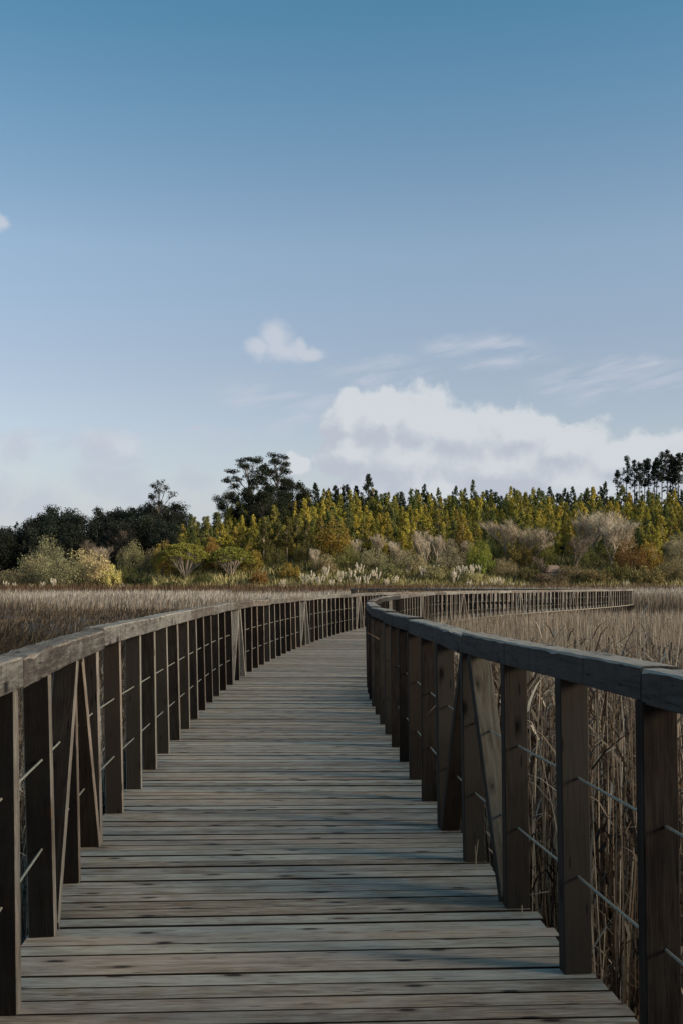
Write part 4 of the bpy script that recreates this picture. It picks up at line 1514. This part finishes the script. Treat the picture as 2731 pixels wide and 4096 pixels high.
# --- pampas grass
def pampas():
    n = 90
    a = rng.uniform(0, 6.28, n)
    lv = np.stack([np.cos(a), np.sin(a)], 1) * rng.uniform(.2, .8, n)[:, None]
    r = ribbons(np.stack([np.cos(a) * .2, np.sin(a) * .2, np.full(n, -.2)], 1), rng.uniform(1.2, 2.2, n), np.full(n, .10), lv, lv * .4, rng.uniform(.2, .7, n), a + 1.57, 3, rng.random(n))
    leaves = mesh_tris('leaf_tuft', r[0], r[1], M_leaf, r[2])
    parts = []
    for i in range(13):
        a_, q = ru(0, 6.28), ru(.1, .9)
        hx, hy, hz = q * math.cos(a_), q * math.sin(a_), ru(1.2, 2.6)
        parts.append(ribbons(np.array([[hx * .4, hy * .4, 0.0]]), np.array([hz]), np.array([.035]), np.array([[hx * .6 / hz, hy * .6 / hz]]), np.zeros((1, 2)), np.zeros(1), np.zeros(1), 2, np.array([.1])))
        m = 34
        t_ = rng.random(m)
        wv = .10 * np.sin(math.pi * (t_ * .85 + .1)) + .015
        aa = rng.uniform(0, 6.28, m)
        ctr = np.stack([hx + .35 * t_ ** 2 * q * math.cos(a_) + .12 * t_ * math.cos(a_) + wv * .5 * np.cos(aa), hy + .12 * t_ * math.sin(a_) + wv * .5 * np.sin(aa), hz - .3 + t_ * .9], 1)
        parts.append(ribbons(ctr, np.full(m, .26), np.full(m, .09), np.stack([np.cos(aa), np.sin(aa)], 1) * .3, np.zeros((m, 2)), np.full(m, .1), aa, 2, rng.random(m)))
    r = merge(parts)
    return leaves, mesh_tris('plumes', r[0], r[1], M_plume, r[2])


PG = [pampas() for _ in range(4)]
for k, (px, yy, s_, dz, lb) in enumerate([
    (-30, 226, .80, 0, 'pampas clump at the very edge by the willows'), (25, 227, .8, 0, 'white plumed pampas before the low brown willow'), (60, 226, .75, 0, 'small pampas beside the edge clump'), (130, 227, .7, 0, 'single small pampas tuft before the grey willow'),
    (172, 226, .75, 0, 'two plumed pampas before the large grey willow'), (214, 226, .95, 0, 'fullest white pampas mound before the willows'), (495, 226, .65, 0, 'small pampas tuft at the end of the willow clump'), (515, 226, .55, 0, 'tiny pampas tuft past the willow clump'),
    (1132, 232, .9, 0, 'lone pampas tuft before the slender stems'), (1220, 233, 1.1, 0, 'pampas clump beside the ochre bush'), (1248, 234, 1.2, 0, 'full white pampas second in the main drift'), (1283, 233, 1.15, 0, 'pampas third along the main drift'),
    (1305, 238, 1.15, 0, 'pampas set back behind the third clump'), (1360, 234, 1.15, 0, 'pampas in the heart of the main drift'), (1400, 236, 1.2, 0, 'tall pampas near the drift centre'), (1425, 233, 1.0, 0, 'low pampas at the drift centre'),
    (1440, 239, 1.2, 0, 'pampas set back near the drift end'), (1465, 233, 1.05, 0, 'pampas with drooping plumes in the drift'), (1502, 236, 1.2, 0, 'bright upright pampas at the drift end'), (1580, 234, 1.0, 0, 'pampas beside the crooked pale tree'),
    (1690, 238, 1.05, 0, 'pampas just past the crooked pale tree'), (1740, 240, .9, 0, 'thin pampas among beige thicket'), (1815, 236, 1.15, 0, 'pampas below the tall saplings'), (1840, 239, 1.2, 0, 'upright pampas at the thicket end'),
    (1875, 238, 1.25, 0, 'tall pampas before the lime bushes'), (1918, 240, 1.0, 0, 'pampas between lime bushes and far railing'), (1880, 232, .8, 0, 'low pampas over the far railing'), (1935, 232, .8, 0, 'low pampas farther along the railing'),
    (1975, 233, .85, 0, 'pampas under the tan brush mound'), (2000, 233, .9, 0, 'white pampas under the tan brush mound'), (2040, 232, .75, 0, 'last small pampas of the railing row'), (2090, 233, .7, 0, 'stray pampas before the drab bush'),
    (2500, 231, .8, 0, 'stray pampas past the end of the railing'), (2690, 229, .5, 0, 'tiny pampas tuft beside the pale reeds'), (1545, 233, .8, 0, 'small pampas after the bright upright one'), (1335, 232, .9, 0, 'small front pampas in the main drift'),
]):
    x_ = at_px(px, yy)
    root = thing('pampas_grass', lb, 'pampas grass', (x_, yy, gz_(x_, yy) + (.9 if yy < 230 else .3)), ru(0, 6.28), 'pampas grass clumps along the foot of the hill')
    root.scale = (s_, s_, s_)
    obj('leaf_tuft', PG[k % 4][0], root, color=(.17, .15, .06))
    obj('plumes', PG[k % 4][1], root)

# straw and yellow green growth at the hill's foot, and undergrowth beneath the wood
n = 60000
y = rng.uniform(229, 256, n)
x = rng.uniform(-FRAME, FRAME, n) * y
M_straw = blade_mat('straw_growth', [(0.0, (.08, .075, .022)), (0.5, (.26, .22, .075)), (1.0, (.50, .42, .20))], patch=(.08, 1.2))
stuff('hill_foot_growth', ribbons(np.stack([x, y, ground_h(x, y)], 1), rng.uniform(.7, 2.5, n), np.full(n, .20), rng.normal(0, .25, (n, 2)), rng.normal(0, .15, (n, 2)), rng.uniform(0, .4, n), rng.uniform(-1, 1, n), 2, rng.random(n)),
      M_straw, 'straw and green rough growth at the foot of the hill')
n = 42000
y = rng.uniform(243, 350, n)
x = rng.uniform(-FRAME, FRAME, n) * y
M_under = blade_mat('undergrowth', [(0.0, (.014, .014, .006)), (0.6, (.045, .042, .016)), (1.0, (.10, .085, .032))], patch=(.07, .8))
stuff('undergrowth', ribbons(np.stack([x, y, ground_h(x, y)], 1), rng.uniform(.8, 2.4, n), np.full(n, .45), rng.normal(0, .4, (n, 2)), rng.normal(0, .2, (n, 2)), rng.uniform(0, .5, n), rng.uniform(-1, 1, n), 2, rng.random(n)),
      M_under, 'dark scrub growing beneath the hillside trees')

# ------------------------------------------------------------------ the hut in the scrub
M_tile, t, b, _ = new_mat('roof_tile')
tn = t.noise(t.node('ShaderNodeTexCoord').outputs['Object'], 7.0, 4.0, 0.7)
t.put(b.inputs['Base Color'], t.ramp(tn, [(0.3, (.13, .085, .06)), (0.7, (.27, .19, .14))]))
b.inputs['Roughness'].default_value = .85
M_wall, t, b, _ = new_mat('hut_plaster')
t.put(b.inputs['Base Color'], t.ramp(t.noise(t.node('ShaderNodeTexCoord').outputs['Object'], 3.0, 4.0), [(0.3, (.20, .17, .14)), (0.7, (.32, .28, .23))]))
b.inputs['Roughness'].default_value = .9
hy = 241.0
hx = at_px(2212, hy)
hut = thing('hut', 'small old hut with brown tiled hip roof half hidden in brush', 'hut', (hx, hy, gz_(hx, hy)))
vs, fs = box(3.8, 3.2, 2.2, axis='Z', z0=0.7)
obj('wall', mesh_from('wall', vs, fs, M_wall), hut)
# hip roof laid in stepped courses of tiles
W0, D0, RH, RID = 2.3, 2.0, 1.45, .85
course = 9
vs, fs = [], []
for k in range(course):
    t0, t1 = k / course, (k + 1) / course
    lo = (W0 + (RID - W0) * t0, D0 * (1 - t0) + .02, RH * t0 + .05)
    hi = (W0 + (RID - W0) * t1 + .03, D0 * (1 - t1) + .05, RH * t1 + .02)
    for sx_, sy_ in ((0, 0),):
        o_ = len(vs)
        for (wx, wy, wz) in (lo, hi):
            vs += [(-wx, -wy, wz), (wx, -wy, wz), (wx, wy, wz), (-wx, wy, wz)]
        vs += [(-lo[0], -lo[1], lo[2] - .06), (lo[0], -lo[1], lo[2] - .06), (lo[0], lo[1], lo[2] - .06), (-lo[0], lo[1], lo[2] - .06)]
        for j in range(4):
            jn = (j + 1) % 4
            fs.append((o_ + j, o_ + jn, o_ + 4 + jn, o_ + 4 + j))
            fs.append((o_ + 8 + j, o_ + 8 + jn, o_ + jn, o_ + j))
o_ = len(vs) - 12
fs.append((o_ + 4, o_ + 5, o_ + 6, o_ + 7))
fs.append((11, 10, 9, 8))
obj('roof', mesh_from('roof', vs, fs, M_tile), hut, (0, 0, 1.8))

# ------------------------------------------------------------------ dry stems poking through the deck
M_stalk, t, b, _ = new_mat('dry_stalk')
b.inputs['Base Color'].default_value = (.33, .25, .15, 1)
b.inputs['Roughness'].default_value = .7


def stalk(name, label, pts, rad):
    vs, fs = join([tube(p_, r_, 5) for p_, r_ in zip(pts, rad)])
    p0 = np.array(pts[0][0])
    me = mesh_from(name, [np.array(v) - p0 for v in vs], fs, M_stalk, smooth=True)
    return thing(name, label, 'plant stem', tuple(p0), me=me)


def deck_pt(px, py):
    z_ = FPX * EYE / (py - 2345)
    return ((px - 1365.5) / FPX * z_, z_)


a = deck_pt(1903, 3482)
stalk('reed_stem', 'forked dry reed stem poking up through a gap between deck boards',
      [[(a[0], a[1], -.05), (a[0] - .002, a[1], .06), (a[0] + .004, a[1], .11), (a[0] + .010, a[1], .16)], [(a[0] - .001, a[1], .07), (a[0] - .006, a[1], .10), (a[0] - .005, a[1], .13)]],
      [[.003, .0028, .002, .001], [.002, .0015, .001]])
a = deck_pt(2086, 3662)
stalk('reed_stem', 'short straight dry reed stub standing by the post foot', [[(a[0], a[1], -.05), (a[0], a[1], .045)]], [[.003, .0028]])
a = deck_pt(1948, 3538)
stalk('reed_stem', 'curled straw blade lying over the deck edge', [[(a[0], a[1], .004), (a[0] + .03, a[1] + .02, .022), (a[0] + .065, a[1] + .01, .02), (a[0] + .10, a[1] + .01, .008)]], [[.0015, .003, .003, .0015]])

# nothing placed as a placeholder is left without a scene
bpy.context.view_layer.update()
